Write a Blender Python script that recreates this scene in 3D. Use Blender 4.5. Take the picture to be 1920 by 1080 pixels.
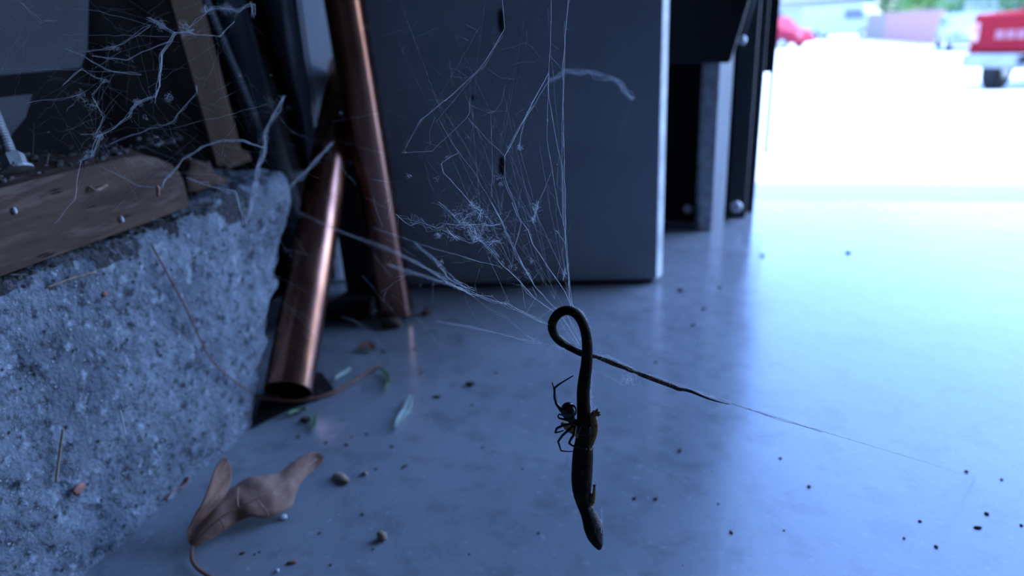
import bpy, bmesh, math, random
from mathutils import Vector, Matrix, noise

for o in list(bpy.data.objects):
    bpy.data.objects.remove(o)
S = bpy.context.scene
COL = S.collection
R = math.radians
rnd = random.Random(7)

# ------------------------------------------------------------------ camera
F = 1250.0                       # focal length in pixels of a 1920 x 1080 frame
CAM = Vector((0, 0, 0.30))
yaw, pitch, roll = R(16.8), R(21.3), R(3.5)
FW = Vector((-math.sin(yaw) * math.cos(pitch), math.cos(yaw) * math.cos(pitch), -math.sin(pitch)))
_rt = Vector((math.cos(yaw), math.sin(yaw), 0))
_up = _rt.cross(FW)
RT = _rt * math.cos(roll) - _up * math.sin(roll)
UP = _up * math.cos(roll) + _rt * math.sin(roll)
cd = bpy.data.cameras.new('camera')
cam = bpy.data.objects.new('camera', cd)
COL.objects.link(cam)
cd.sensor_width = 36.0
cd.lens = 36.0 * F / 1920.0
cd.clip_start = 0.01
cd.clip_end = 500
m3 = Matrix((RT, UP, -FW)).transposed()
cam.matrix_world = Matrix.Translation(CAM) @ m3.to_4x4()
cd.dof.use_dof = True
cd.dof.focus_distance = 0.295
cd.dof.aperture_fstop = 6.2
S.camera = cam

# ------------------------------------------------------------------ sky, sun, exposure
W = bpy.data.worlds.new('world')
S.world = W
W.use_nodes = True
wn = W.node_tree
for n in list(wn.nodes):
    wn.nodes.remove(n)
sky = wn.nodes.new('ShaderNodeTexSky')
sky.sky_type = 'NISHITA'
sky.sun_disc = False
sky.sun_elevation = R(62)
sky.sun_rotation = R(100)
sky.air_density = 1.3
sky.dust_density = 1.2
sky.ozone_density = 2.5
tint = wn.nodes.new('ShaderNodeMix')
tint.data_type = 'RGBA'
tint.blend_type = 'MULTIPLY'
tint.inputs['Factor'].default_value = 1
tint.inputs['B'].default_value = (0.60, 0.76, 1.12, 1)
bg = wn.nodes.new('ShaderNodeBackground')
bg.inputs['Strength'].default_value = 0.55
wo = wn.nodes.new('ShaderNodeOutputWorld')
wn.links.new(sky.outputs[0], tint.inputs['A'])
wn.links.new(tint.outputs['Result'], bg.inputs['Color'])
wn.links.new(bg.outputs[0], wo.inputs[0])

sd = bpy.data.lights.new('sun', 'SUN')
sd.energy = 3.6
sd.angle = R(0.53)
sd.color = (0.76, 0.88, 1.0)
sun = bpy.data.objects.new('sun', sd)
COL.objects.link(sun)
sdir = Vector((math.cos(R(62)) * 1.0, math.cos(R(62)) * -0.12, math.sin(R(62))))   # towards the sun, over the right-hand side
sun.rotation_euler = sdir.to_track_quat('Z', 'Y').to_euler()
sun.location = (6, 4, 12)

S.view_settings.view_transform = 'Standard'
S.view_settings.look = 'None'
S.view_settings.gamma = 1
S.view_settings.use_curve_mapping = False
S.view_settings.exposure = 1.58


# ------------------------------------------------------------------ geometry helpers
def ray(x, y):
    return FW + RT * ((x - 960) / F) + UP * ((540 - y) / F)

def at(x, y, d):
    return CAM + ray(x, y) * d

def on_z(x, y, z=0.0):
    r = ray(x, y)
    return CAM + r * ((z - CAM.z) / r.z)

def on_y(x, y, Y):
    r = ray(x, y)
    return CAM + r * (Y / r.y)

def on_x(x, y, X):
    r = ray(x, y)
    return CAM + r * (X / r.x)

def depth(p):
    return (p - CAM).dot(FW)

GP = [(1.197, -0.012), (14.3, -1.23), (22, -1.52), (60, -1.9), (140, -2.0)]
def gz(Y):
    if Y <= GP[0][0]:
        return GP[0][1]
    for (a, za), (b, zb) in zip(GP, GP[1:]):
        if Y <= b:
            return za + (zb - za) * (Y - a) / (b - a)
    return GP[-1][1]

def on_ground(x, y):
    r = ray(x, y)
    lo, hi = 1.0, 120.0
    for _ in range(60):
        m = (lo + hi) / 2
        p = CAM + r * m
        if p.z > gz(p.y):
            lo = m
        else:
            hi = m
    return CAM + r * lo


class MB:
    """collects shapes, then links them as one mesh object"""
    def __init__(self):
        self.v, self.f, self.m = [], [], []
    def add(self, vs, fs, mi=0):
        b = len(self.v)
        self.v += [Vector(p) for p in vs]
        self.f += [[b + i for i in q] for q in fs]
        self.m += [mi] * len(fs)
    def box(self, lo, hi, mi=0, M=None):
        x0, y0, z0 = lo
        x1, y1, z1 = hi
        vs = [Vector(p) for p in ((x0,y0,z0),(x1,y0,z0),(x1,y1,z0),(x0,y1,z0),(x0,y0,z1),(x1,y0,z1),(x1,y1,z1),(x0,y1,z1))]
        if M:
            vs = [M @ p for p in vs]
        self.add(vs, [(3,2,1,0),(4,5,6,7),(0,1,5,4),(1,2,6,5),(2,3,7,6),(3,0,4,7)], mi)
    def tube(self, pts, rad, n=6, cap=True, mi=0):
        pts = [Vector(p) for p in pts]
        k = len(pts)
        if not hasattr(rad, '__len__'):
            rad = [rad] * k
        tans = []
        for i in range(k):
            t = pts[min(i + 1, k - 1)] - pts[max(i - 1, 0)]
            tans.append(t.normalized() if t.length > 1e-12 else Vector((0, 0, 1)))
        a = Vector((0, 0, 1)) if abs(tans[0].z) < 0.9 else Vector((1, 0, 0))
        u = tans[0].cross(a).normalized()
        vs, fs = [], []
        for i in range(k):
            u = (u - tans[i] * u.dot(tans[i]))
            u = u.normalized() if u.length > 1e-9 else tans[i].orthogonal().normalized()
            w = tans[i].cross(u)
            for j in range(n):
                an = 2 * math.pi * j / n
                vs.append(pts[i] + (u * math.cos(an) + w * math.sin(an)) * rad[i])
        for i in range(k - 1):
            for j in range(n):
                fs.append((i*n+j, i*n+(j+1) % n, (i+1)*n+(j+1) % n, (i+1)*n+j))
        if cap:
            fs.append(tuple(range(n - 1, -1, -1)))
            fs.append(tuple((k-1)*n + j for j in range(n)))
        self.add(vs, fs, mi)
    def ball(self, c, r, seg=16, ring=10, mi=0, M=None):
        c = Vector(c)
        r = Vector(r) if hasattr(r, '__len__') else Vector((r, r, r))
        vs = [Vector((0, 0, r.z))]
        for i in range(1, ring):
            a = math.pi * i / ring
            for j in range(seg):
                b = 2 * math.pi * j / seg
                vs.append(Vector((r.x*math.sin(a)*math.cos(b), r.y*math.sin(a)*math.sin(b), r.z*math.cos(a))))
        vs.append(Vector((0, 0, -r.z)))
        fs = [(0, 1+j, 1+(j+1) % seg) for j in range(seg)]
        for i in range(ring - 2):
            for j in range(seg):
                fs.append((1+i*seg+j, 1+(i+1)*seg+j, 1+(i+1)*seg+(j+1) % seg, 1+i*seg+(j+1) % seg))
        e = len(vs) - 1
        fs += [(e, 1+(ring-2)*seg+(j+1) % seg, 1+(ring-2)*seg+j) for j in range(seg)]
        self.add([c + ((M @ p) if M else p) for p in vs], fs, mi)
    def prism(self, poly, axis, a, b, mi=0, M=None):
        """closed 2-D polygon pushed along an axis ('x': poly is (y, z); 'y': (x, z); 'z': (x, y))"""
        def P(p, t):
            return Vector({'x': (t, p[0], p[1]), 'y': (p[0], t, p[1]), 'z': (p[0], p[1], t)}[axis])
        n = len(poly)
        vs = [P(p, a) for p in poly] + [P(p, b) for p in poly]
        if M:
            vs = [M @ p for p in vs]
        fs = [tuple(range(n)), tuple(range(2*n-1, n-1, -1))] + [(i, i+n, (i+1) % n + n, (i+1) % n) for i in range(n)]
        self.add(vs, fs, mi)
    def build(self, name, mats, parent=None, smooth=False, bevel=0, origin=None, M=None):
        """parent: an Empty / root (vertices are stored relative to its place) or a part of one"""
        vs = self.v
        if M:
            vs = [M @ p for p in vs]
        if parent is not None:
            org = root_loc(parent)
        elif origin is not None:
            org = Vector(origin)
        else:
            org = Vector((sum(p.x for p in vs)/len(vs), sum(p.y for p in vs)/len(vs), min(p.z for p in vs)))
        me = bpy.data.meshes.new(name)
        me.from_pydata([tuple(p - org) for p in vs], [], self.f)
        for mm in (mats if isinstance(mats, (list, tuple)) else [mats]):
            me.materials.append(mm)
        me.polygons.foreach_set('material_index', self.m)
        if smooth:
            me.polygons.foreach_set('use_smooth', [True] * len(me.polygons))
        bm = bmesh.new()
        bm.from_mesh(me)
        bmesh.ops.recalc_face_normals(bm, faces=bm.faces)
        bm.to_mesh(me)
        bm.free()
        me.update()
        o = bpy.data.objects.new(name, me)
        COL.objects.link(o)
        if parent is not None:
            o.parent = parent
        else:
            o.location = org
        if bevel:
            b = o.modifiers.new('bevel', 'BEVEL')
            b.width = bevel
            b.segments = 2
            b.limit_method = 'ANGLE'
        return o

def root_loc(o):
    while o.parent is not None:
        o = o.parent
    return Vector(o.location)

def tag(o, label=None, cat=None, group=None, kind=None):
    if label: o['label'] = label
    if cat: o['category'] = cat
    if group: o['group'] = group
    if kind: o['kind'] = kind
    return o

def thing(name, loc, label, cat, group=None, kind=None):
    o = bpy.data.objects.new(name, None)
    o.empty_display_size = 0.02
    COL.objects.link(o)
    o.location = loc
    return tag(o, label, cat, group, kind)

def remesh(mb, name, voxel, mats, parent=None, smooth_it=3, origin=None):
    """melts overlapping tubes and balls into one continuous skin"""
    t = mb.build('tmp', mats[0], origin=(0, 0, 0))
    md = t.modifiers.new('r', 'REMESH')
    md.mode = 'VOXEL'
    md.voxel_size = voxel
    md.use_smooth_shade = True
    if smooth_it:
        sm = t.modifiers.new('s', 'SMOOTH')
        sm.iterations = smooth_it
        sm.factor = 0.5
    dg = bpy.context.evaluated_depsgraph_get()
    me = bpy.data.meshes.new_from_object(t.evaluated_get(dg))
    bpy.data.objects.remove(t)
    me.name = name
    org = Vector(origin)
    me.transform(Matrix.Translation(-org))
    me.materials.clear()
    for m in mats:
        me.materials.append(m)
    o = bpy.data.objects.new(name, me)
    COL.objects.link(o)
    if parent is not None:
        o.parent = parent
    else:
        o.location = org
    return o

def smooth_path(pts, sub=4):
    """Catmull-Rom through tuples of floats"""
    out = []
    n = len(pts)
    for i in range(n - 1):
        p0, p1, p2, p3 = pts[max(i-1, 0)], pts[i], pts[i+1], pts[min(i+2, n-1)]
        for s in range(sub):
            t = s / sub
            out.append(tuple(0.5*((2*b) + (c-a)*t + (2*a-5*b+4*c-d)*t*t + (-a+3*b-3*c+d)*t**3) for a, b, c, d in zip(p0, p1, p2, p3)))
    out.append(tuple(pts[-1]))
    return out


# ------------------------------------------------------------------ materials
def mat(name, col, rough=0.6, metal=0.0, var=None, spots=None, bump=None, spec=0.5, coat=0.0, rough_var=None, stretch=None, transl=0.0):
    """var=(colour, scale, low, high) noise blend; spots=(colour, scale, threshold) voronoi specks; bump=[(scale, strength, distance), ...]"""
    m = bpy.data.materials.new(name)
    m.use_nodes = True
    nt = m.node_tree
    p = nt.nodes['Principled BSDF']
    p.inputs['Base Color'].default_value = (*col, 1)
    p.inputs['Roughness'].default_value = rough
    p.inputs['Metallic'].default_value = metal
    p.inputs['Specular IOR Level'].default_value = spec
    if coat:
        p.inputs['Coat Weight'].default_value = coat
        p.inputs['Coat Roughness'].default_value = 0.05
    tc = nt.nodes.new('ShaderNodeTexCoord')
    mp = nt.nodes.new('ShaderNodeMapping')
    nt.links.new(tc.outputs['Object'], mp.inputs[0])
    if stretch:
        mp.inputs['Scale'].default_value = stretch
    co = mp.outputs[0]
    last = None
    def mixin(fac, c2):
        nonlocal last
        mx = nt.nodes.new('ShaderNodeMix')
        mx.data_type = 'RGBA'
        nt.links.new(fac, mx.inputs['Factor'])
        if last is None:
            mx.inputs['A'].default_value = (*col, 1)
        else:
            nt.links.new(last, mx.inputs['A'])
        mx.inputs['B'].default_value = (*c2, 1)
        last = mx.outputs['Result']
    def ramp(src, lo, hi):
        r = nt.nodes.new('ShaderNodeMapRange')
        r.inputs['From Min'].default_value = lo
        r.inputs['From Max'].default_value = hi
        nt.links.new(src, r.inputs['Value'])
        return r.outputs[0]
    for vv in (var if isinstance(var, list) else [var] if var else []):
        n = nt.nodes.new('ShaderNodeTexNoise')
        n.inputs['Scale'].default_value = vv[1]
        n.inputs['Detail'].default_value = 6
        n.inputs['Roughness'].default_value = 0.6
        nt.links.new(co, n.inputs['Vector'])
        mixin(ramp(n.outputs['Fac'], vv[2], vv[3]), vv[0])
    for sp in (spots if isinstance(spots, list) else [spots] if spots else []):
        v = nt.nodes.new('ShaderNodeTexVoronoi')
        v.inputs['Scale'].default_value = sp[1]
        nt.links.new(co, v.inputs['Vector'])
        mixin(ramp(v.outputs['Distance'], sp[2], sp[2] * 0.5), sp[0])
    if last is not None:
        nt.links.new(last, p.inputs['Base Color'])
    if rough_var:
        n = nt.nodes.new('ShaderNodeTexNoise')
        n.inputs['Scale'].default_value = rough_var[0]
        n.inputs['Detail'].default_value = 4
        nt.links.new(co, n.inputs['Vector'])
        r = nt.nodes.new('ShaderNodeMapRange')
        r.inputs['From Min'].default_value = 0.35
        r.inputs['From Max'].default_value = 0.65
        r.inputs['To Min'].default_value = rough_var[1]
        r.inputs['To Max'].default_value = rough_var[2]
        nt.links.new(n.outputs['Fac'], r.inputs['Value'])
        nt.links.new(r.outputs[0], p.inputs['Roughness'])
    nrm = None
    for b in (bump or []):
        n = nt.nodes.new('ShaderNodeTexNoise')
        n.inputs['Scale'].default_value = b[0]
        n.inputs['Detail'].default_value = 5
        nt.links.new(co, n.inputs['Vector'])
        bp = nt.nodes.new('ShaderNodeBump')
        bp.inputs['Strength'].default_value = b[1]
        bp.inputs['Distance'].default_value = b[2]
        nt.links.new(n.outputs['Fac'], bp.inputs['Height'])
        if nrm is not None:
            nt.links.new(nrm, bp.inputs['Normal'])
        nrm = bp.outputs[0]
    if nrm is not None:
        nt.links.new(nrm, p.inputs['Normal'])
    if transl:
        out = nt.nodes['Material Output']
        tr = nt.nodes.new('ShaderNodeBsdfTranslucent')
        tr.inputs['Color'].default_value = (*col, 1)
        if last is not None:
            nt.links.new(last, tr.inputs['Color'])
        ms = nt.nodes.new('ShaderNodeMixShader')
        ms.inputs[0].default_value = transl
        nt.links.new(p.outputs[0], ms.inputs[1])
        nt.links.new(tr.outputs[0], ms.inputs[2])
        nt.links.new(ms.outputs[0], out.inputs[0])
    return m

M = {}
M['floor'] = mat('sealed_concrete', (0.29, 0.31, 0.335), 0.42, var=[((0.225, 0.24, 0.26), 2.2, 0.42, 0.66), ((0.35, 0.37, 0.39), 7.0, 0.5, 0.75), ((0.20, 0.21, 0.225), 45, 0.50, 0.72), ((0.37, 0.39, 0.42), 140, 0.60, 0.72)],
                 spots=[((0.10, 0.09, 0.08), 38, 0.035)], bump=[(14, 0.12, 0.004), (220, 0.10, 0.0006)], rough_var=(5, 0.15, 0.27), spec=0.9)
M['stem'] = mat('rough_concrete', (0.225, 0.25, 0.29), 0.95, var=[((0.12, 0.135, 0.16), 18, 0.38, 0.62), ((0.36, 0.39, 0.44), 110, 0.56, 0.70), ((0.05, 0.055, 0.065), 150, 0.53, 0.64), ((0.36, 0.39, 0.43), 300, 0.60, 0.70)],
                spots=[((0.03, 0.028, 0.026), 95, 0.16), ((0.46, 0.46, 0.47), 130, 0.09)], bump=[(70, 0.9, 0.006), (330, 0.9, 0.002)], spec=0.2)
M['drive'] = mat('pale_driveway', (0.52, 0.52, 0.51), 0.85, var=((0.47, 0.47, 0.46), 3, 0.4, 0.7), bump=[(40, 0.2, 0.005)])
M['sill'] = mat('aged_timber', (0.098, 0.056, 0.038), 0.85, var=[((0.05, 0.028, 0.020), 14, 0.42, 0.62), ((0.135, 0.09, 0.07), 60, 0.52, 0.70)], spots=((0.012, 0.008, 0.007), 60, 0.17),
                bump=[(30, 0.5, 0.003)], stretch=(3, 0.5, 3), spec=0.25)
M['grime'] = mat('grimy_concrete', (0.11, 0.115, 0.125), 0.95, var=[((0.05, 0.045, 0.045), 30, 0.38, 0.6), ((0.24, 0.26, 0.29), 120, 0.55, 0.70), ((0.03, 0.028, 0.028), 150, 0.53, 0.64)], bump=[(70, 0.9, 0.006), (330, 0.9, 0.002)], spec=0.2)
M['dirt'] = mat('dusty_grime', (0.16, 0.15, 0.15), 1.0, var=((0.07, 0.055, 0.05), 40, 0.4, 0.6), bump=[(160, 1, 0.004)], spec=0.1)
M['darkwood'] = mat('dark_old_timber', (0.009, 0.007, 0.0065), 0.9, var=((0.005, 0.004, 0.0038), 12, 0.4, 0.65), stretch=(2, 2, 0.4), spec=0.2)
M['lath'] = mat('brown_lath', (0.17, 0.10, 0.066), 0.8, var=((0.12, 0.072, 0.048), 14, 0.4, 0.65), bump=[(40, 0.3, 0.002)], stretch=(3, 3, 0.3), spec=0.25)
M['copper'] = mat('copper', (0.43, 0.20, 0.135), 0.2, 1.0, var=((0.24, 0.105, 0.08), 24, 0.45, 0.72), bump=[(30, 0.03, 0.002)], rough_var=(18, 0.20, 0.30), stretch=(1, 1, 0.5))
M['panel'] = mat('grey_panel', (0.38, 0.395, 0.42), 0.55, var=((0.32, 0.335, 0.36), 8, 0.42, 0.66), bump=[(120, 0.08, 0.001)], spec=0.4)
M['edge'] = mat('pale_panel_edge', (0.80, 0.80, 0.80), 0.6, var=((0.5, 0.5, 0.5), 30, 0.4, 0.7))
M['black'] = mat('black_rubber_and_shade', (0.012, 0.012, 0.013), 0.7, var=((0.02, 0.02, 0.02), 30, 0.4, 0.7), spec=0.3)  # door seal and gouges; also colours the added shadow pieces at floor level
M['blackpl'] = mat('black_plastic', (0.006, 0.006, 0.007), 0.5, var=((0.01, 0.01, 0.011), 20, 0.4, 0.7), spec=0.3)
M['greypipe'] = mat('dull_grey_pipe', (0.10, 0.105, 0.115), 0.5, var=((0.06, 0.062, 0.07), 16, 0.4, 0.65), stretch=(1, 1, 0.3))
M['palesteel'] = mat('pale_painted_steel', (0.42, 0.44, 0.48), 0.5, var=((0.33, 0.35, 0.38), 20, 0.4, 0.65), stretch=(1, 1, 0.3))
M['steel'] = mat('galvanised_steel', (0.46, 0.47, 0.49), 0.42, 0.85, var=((0.30, 0.31, 0.33), 60, 0.4, 0.65), bump=[(200, 0.1, 0.0005)])
M['zinc'] = mat('dusty_zinc', (0.42, 0.43, 0.45), 0.6, 0.4, var=((0.25, 0.25, 0.26), 90, 0.4, 0.65), bump=[(300, 0.3, 0.0005)])
M['bluepanel'] = mat('blue_grey_board', (0.022, 0.026, 0.034), 0.75, var=((0.012, 0.014, 0.018), 18, 0.4, 0.7), spots=((0.05, 0.05, 0.06), 60, 0.08), bump=[(80, 0.2, 0.001)])
M['jamb'] = mat('charcoal_jamb', (0.045, 0.045, 0.05), 0.6, var=((0.03, 0.03, 0.033), 20, 0.4, 0.7), stretch=(2, 2, 0.4))
M['room'] = mat('bare_grey_boarding', (0.22, 0.23, 0.25), 0.9, var=((0.16, 0.17, 0.18), 3, 0.4, 0.7))
M['leaf'] = mat('dry_leaf', (0.40, 0.22, 0.16), 0.75, var=[((0.24, 0.125, 0.09), 60, 0.42, 0.62), ((0.50, 0.32, 0.25), 160, 0.55, 0.75)], bump=[(160, 0.4, 0.001)], transl=0.12, spec=0.3)
M['petiole'] = mat('leaf_stalk', (0.24, 0.10, 0.06), 0.6, var=((0.14, 0.06, 0.04), 80, 0.4, 0.7))
M['green'] = mat('green_leaf_bit', (0.26, 0.38, 0.22), 0.7, var=((0.12, 0.20, 0.09), 160, 0.42, 0.65), transl=0.15)
M['palegreen'] = mat('pale_green_leaf_bit', (0.66, 0.76, 0.66), 0.7, var=((0.40, 0.52, 0.36), 160, 0.45, 0.7), transl=0.15)
M['chip'] = mat('wood_chip', (0.36, 0.25, 0.17), 0.85, var=((0.16, 0.10, 0.07), 140, 0.42, 0.68), bump=[(300, 0.6, 0.001)])
M['crumb'] = mat('dirt_crumb', (0.10, 0.08, 0.07), 0.95, var=((0.13, 0.09, 0.07), 300, 0.4, 0.7), spec=0.2)
M['palecrumb'] = mat('pale_crumb', (0.55, 0.56, 0.58), 0.9, var=((0.4, 0.4, 0.42), 300, 0.4, 0.7), spec=0.2)
M['redcrumb'] = mat('reddish_flake', (0.42, 0.19, 0.15), 0.85, var=((0.28, 0.11, 0.09), 300, 0.4, 0.7), spec=0.2)
M['silk'] = mat('spider_silk', (0.92, 0.93, 0.95), 0.5, transl=0.5)
M['dustsilk'] = mat('dusty_silk', (0.88, 0.89, 0.92), 0.9, var=((0.70, 0.71, 0.75), 400, 0.4, 0.7), transl=0.4)
M['lizard'] = mat('lizard_skin', (0.026, 0.015, 0.008), 0.8, var=[((0.010, 0.006, 0.004), 160, 0.44, 0.62), ((0.065, 0.042, 0.022), 420, 0.56, 0.72)], bump=[(900, 0.7, 0.0006)], spec=0.12)
M['tail'] = mat('shrivelled_tail', (0.16, 0.075, 0.060), 0.7, var=[((0.05, 0.025, 0.022), 500, 0.42, 0.6), ((0.42, 0.32, 0.34), 700, 0.58, 0.72)], bump=[(900, 0.9, 0.0008)])
M['limb'] = mat('lizard_limb', (0.40, 0.22, 0.075), 0.65, var=[((0.20, 0.10, 0.045), 420, 0.42, 0.62)], bump=[(900, 0.6, 0.0006)])
M['redlimb'] = mat('lizard_raw_toe', (0.42, 0.10, 0.045), 0.5, var=((0.25, 0.05, 0.03), 500, 0.4, 0.65))
M['throat'] = mat('lizard_throat', (0.085, 0.06, 0.05), 0.6, var=[((0.02, 0.013, 0.010), 500, 0.40, 0.60)], bump=[(900, 0.6, 0.0006)])
M['spider'] = mat('glossy_black_spider', (0.004, 0.004, 0.005), 0.14, spec=0.45, bump=[(1500, 0.05, 0.0002)])
M['eye'] = mat('dark_eye', (0.004, 0.004, 0.004), 0.1)
M['red'] = mat('red_car_paint', (0.22, 0.004, 0.012), 0.6, spec=0.15, var=((0.19, 0.0035, 0.010), 2, 0.4, 0.7))
M['pinkred'] = mat('faded_red_paint', (0.24, 0.010, 0.028), 0.6, spec=0.2, var=((0.20, 0.009, 0.025), 2, 0.4, 0.7))
M['white'] = mat('white_paint', (0.30, 0.34, 0.36), 0.45, var=((0.26, 0.30, 0.32), 2, 0.4, 0.7))
M['silver'] = mat('silver_car_paint', (0.15, 0.20, 0.23), 0.4, 0.2, coat=0.3, var=((0.13, 0.17, 0.20), 2, 0.4, 0.7))
M['glass'] = mat('tinted_glass', (0.05, 0.07, 0.09), 0.08, var=((0.06, 0.08, 0.10), 2, 0.4, 0.7), spec=0.7)
M['tyre'] = mat('tyre_rubber', (0.015, 0.015, 0.018), 0.85, var=((0.022, 0.022, 0.024), 20, 0.4, 0.7))
M['hub'] = mat('wheel_hub', (0.5, 0.52, 0.55), 0.35, 0.7, var=((0.4, 0.42, 0.44), 20, 0.4, 0.7))
M['chrome'] = mat('pale_bumper', (0.22, 0.25, 0.27), 0.4, 0.3, var=((0.18, 0.20, 0.22), 6, 0.4, 0.7))
M['lettering'] = mat('pale_lettering', (0.28, 0.10, 0.13), 0.5, var=((0.24, 0.07, 0.10), 20, 0.4, 0.7))
M['lamp'] = mat('tail_lamp_lens', (0.42, 0.12, 0.14), 0.2, var=((0.55, 0.4, 0.42), 12, 0.45, 0.65))
M['pinkfence'] = mat('mauve_fence_board', (0.34, 0.17, 0.165), 0.8, var=((0.30, 0.15, 0.145), 4, 0.4, 0.7), stretch=(3, 3, 0.5))
M['tanfence'] = mat('tan_fence_board', (0.21, 0.165, 0.145), 0.8, var=((0.19, 0.15, 0.13), 4, 0.4, 0.7), stretch=(3, 3, 0.5))
M['foliage'] = mat('green_foliage', (0.10, 0.25, 0.06), 0.6, var=((0.14, 0.32, 0.08), 1.5, 0.4, 0.65), transl=0.3)
M['foliage2'] = mat('blue_green_foliage', (0.10, 0.21, 0.085), 0.6, var=((0.13, 0.27, 0.11), 1.5, 0.4, 0.65), transl=0.3)
M['bark'] = mat('bark', (0.12, 0.08, 0.06), 0.9, var=((0.08, 0.05, 0.04), 6, 0.4, 0.7))
M['roof'] = mat('grey_roof', (0.13, 0.14, 0.16), 0.9, var=((0.10, 0.11, 0.12), 4, 0.4, 0.7))
M['housewhite'] = mat('white_siding', (0.27, 0.29, 0.30), 0.8, var=((0.24, 0.26, 0.27), 2, 0.4, 0.7))

# ------------------------------------------------------------------ the setting
WX = -0.357            # inner face of the left stem wall
DY = 1.197             # edge of the garage slab
b = MB(); b.box((-0.75, -5.0, -0.15), (3.0, DY, 0))
tag(b.build('floor', M['floor'], bevel=0.004), 'sealed grey concrete garage floor', 'floor', kind='structure')

b = MB()
xs = [-60, -20, -6, -2, 0, 2, 6, 14, 30, 80]
ys = [p[0] for p in GP]
vs = [Vector((x, y, gz(y))) for y in ys for x in xs]
nx = len(xs)
b.add(vs, [(j*nx+i, j*nx+i+1, (j+1)*nx+i+1, (j+1)*nx+i) for j in range(len(ys)-1) for i in range(nx-1)])
tag(b.build('ground', M['drive']), 'pale sunlit driveway sloping away to the street', 'driveway', kind='structure')

# stem wall: a rough concrete kerb with a worn top edge and a sloping broken end
def stem_end(z):
    return 0.398 + 0.655 * z
prof = []
for i in range(44): prof.append((WX, 0.172 * i / 43))
for i in range(1, 9):
    a = math.pi / 2 * i / 8
    prof.append((WX - 0.018 * (1 - math.cos(a)), 0.172 + 0.018 * math.sin(a)))
for i in range(1, 30): prof.append((WX - 0.018 - 0.133 * i / 29, 0.190))
NP, NY = len(prof), 260
vs, fs = [], []
for j in range(NY + 1):
    t = j / NY
    for i, (x, z) in enumerate(prof):
        y = -0.55 + (stem_end(z) + 0.55) * t ** 0.8
        p = Vector((x, y, z))
        q = Vector((y, z, x))
        d = 0.0030 * noise.noise(q * 28) + 0.0024 * noise.noise(q * 90) + 0.0014 * noise.noise(q * 230)
        pit = noise.noise(q * 70 + Vector((9, 3, 1)))
        if pit > 0.42: d -= (pit - 0.42) * 0.016
        nrm = Vector((1, 0, 0)) if z < 0.172 else Vector((0.35, 0, 1)).normalized()
        edge = min(1, (NP - 1 - i) / 3)
        p += nrm * d * edge
        if j == NY:
            p.y += 0.012 * noise.noise(q * 60)
        if z < 0.001: p.z = 0
        vs.append(p)
for j in range(NY):
    for i in range(NP - 1):
        fs.append((j*NP+i, j*NP+i+1, (j+1)*NP+i+1, (j+1)*NP+i))
e0 = len(vs)
vs += [Vector((-0.508, -0.55, 0)), Vector((-0.508, stem_end(0), 0))]
fs.append(tuple(range(NP)) + (e0,))
fs.append(tuple(NY*NP + i for i in range(NP)) + (e0 + 1,))
fs.append((NP - 1, NY*NP + NP - 1, e0 + 1, e0))
b = MB(); b.add(vs, fs)
for i, f in enumerate(b.f[:NY * (NP - 1)]):
    c = b.v[f[0]]
    if c.z + 0.022 * noise.noise(Vector((c.y * 22, c.z * 30, 0))) + 0.012 * noise.noise(Vector((c.y * 80, c.z * 90, 4))) > 0.178 + (0.02 if c.y > 0.46 else 0): b.m[i] = 1
wl = tag(b.build('wall_left', [M['stem'], M['grime']], smooth=True), 'rough grey concrete kerb under the timber sill of the garage wall', 'wall', kind='structure')

# timber sill plate with chewed end
SX0, SX1 = -0.452, -0.361
b = MB()
n = 64
vs, fs = [], []
sec = [(SX1, 0.1915), (SX1, 0.200), (SX1, 0.214), (SX1, 0.228), (SX1 - 0.003, 0.2355), (SX1 - 0.012, 0.2375), (SX1 - 0.04, 0.237), (SX0, 0.236), (SX0, 0.1915)]
for j in range(n + 1):
    y = -0.55 + 0.945 * j / n
    for x, z in sec:
        q = Vector((x * 40, y * 9, z * 40))
        e = max(0, (y - 0.35) / 0.045)
        rot = e * e * (0.006 + 0.010 * noise.noise(q * 0.8))
        zz = z - (rot * 1.1 if z > 0.21 else 0) + 0.0008 * noise.noise(q)
        vs.append(Vector((x - (rot * 0.5 if x > -0.4 else 0) + 0.0010 * noise.noise(q + Vector((5, 5, 5))), y + (0.006 * noise.noise(q * 2) if j == n else 0), zz)))
k = len(sec)
for j in range(n):
    for i in range(k):
        fs.append((j*k+i, j*k+(i+1) % k, (j+1)*k+(i+1) % k, (j+1)*k+i))
fs += [tuple(range(k)), tuple(n*k + i for i in range(k))]
b.add(vs, fs)
o = b.build('sill_plate', M['sill'], parent=wl); o['label'] = 'brown weathered timber sill with nicks'
b = MB(); b.box((-0.53, -0.55, 0), (-0.509, 1.05, 2.4))
b.build('sheathing', M['darkwood'], parent=wl)
for y in (-0.5, -0.1, 0.30):
    b = MB(); b.box((-0.508, y - 0.019, 0.2385), (-0.43, y + 0.019, 2.4)); b.build('stud', M['darkwood'], parent=wl, bevel=0.002)
b = MB(); b.box((-0.56, -5.0, 0), (-0.53, 1.05, 2.4)); b.build('outer_boarding', M['room'], parent=wl)
b = MB(); b.box((-0.53, -5.0, 0), (-0.36, -0.551, 2.4)); b.build('rear_lining', M['room'], parent=wl)

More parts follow.
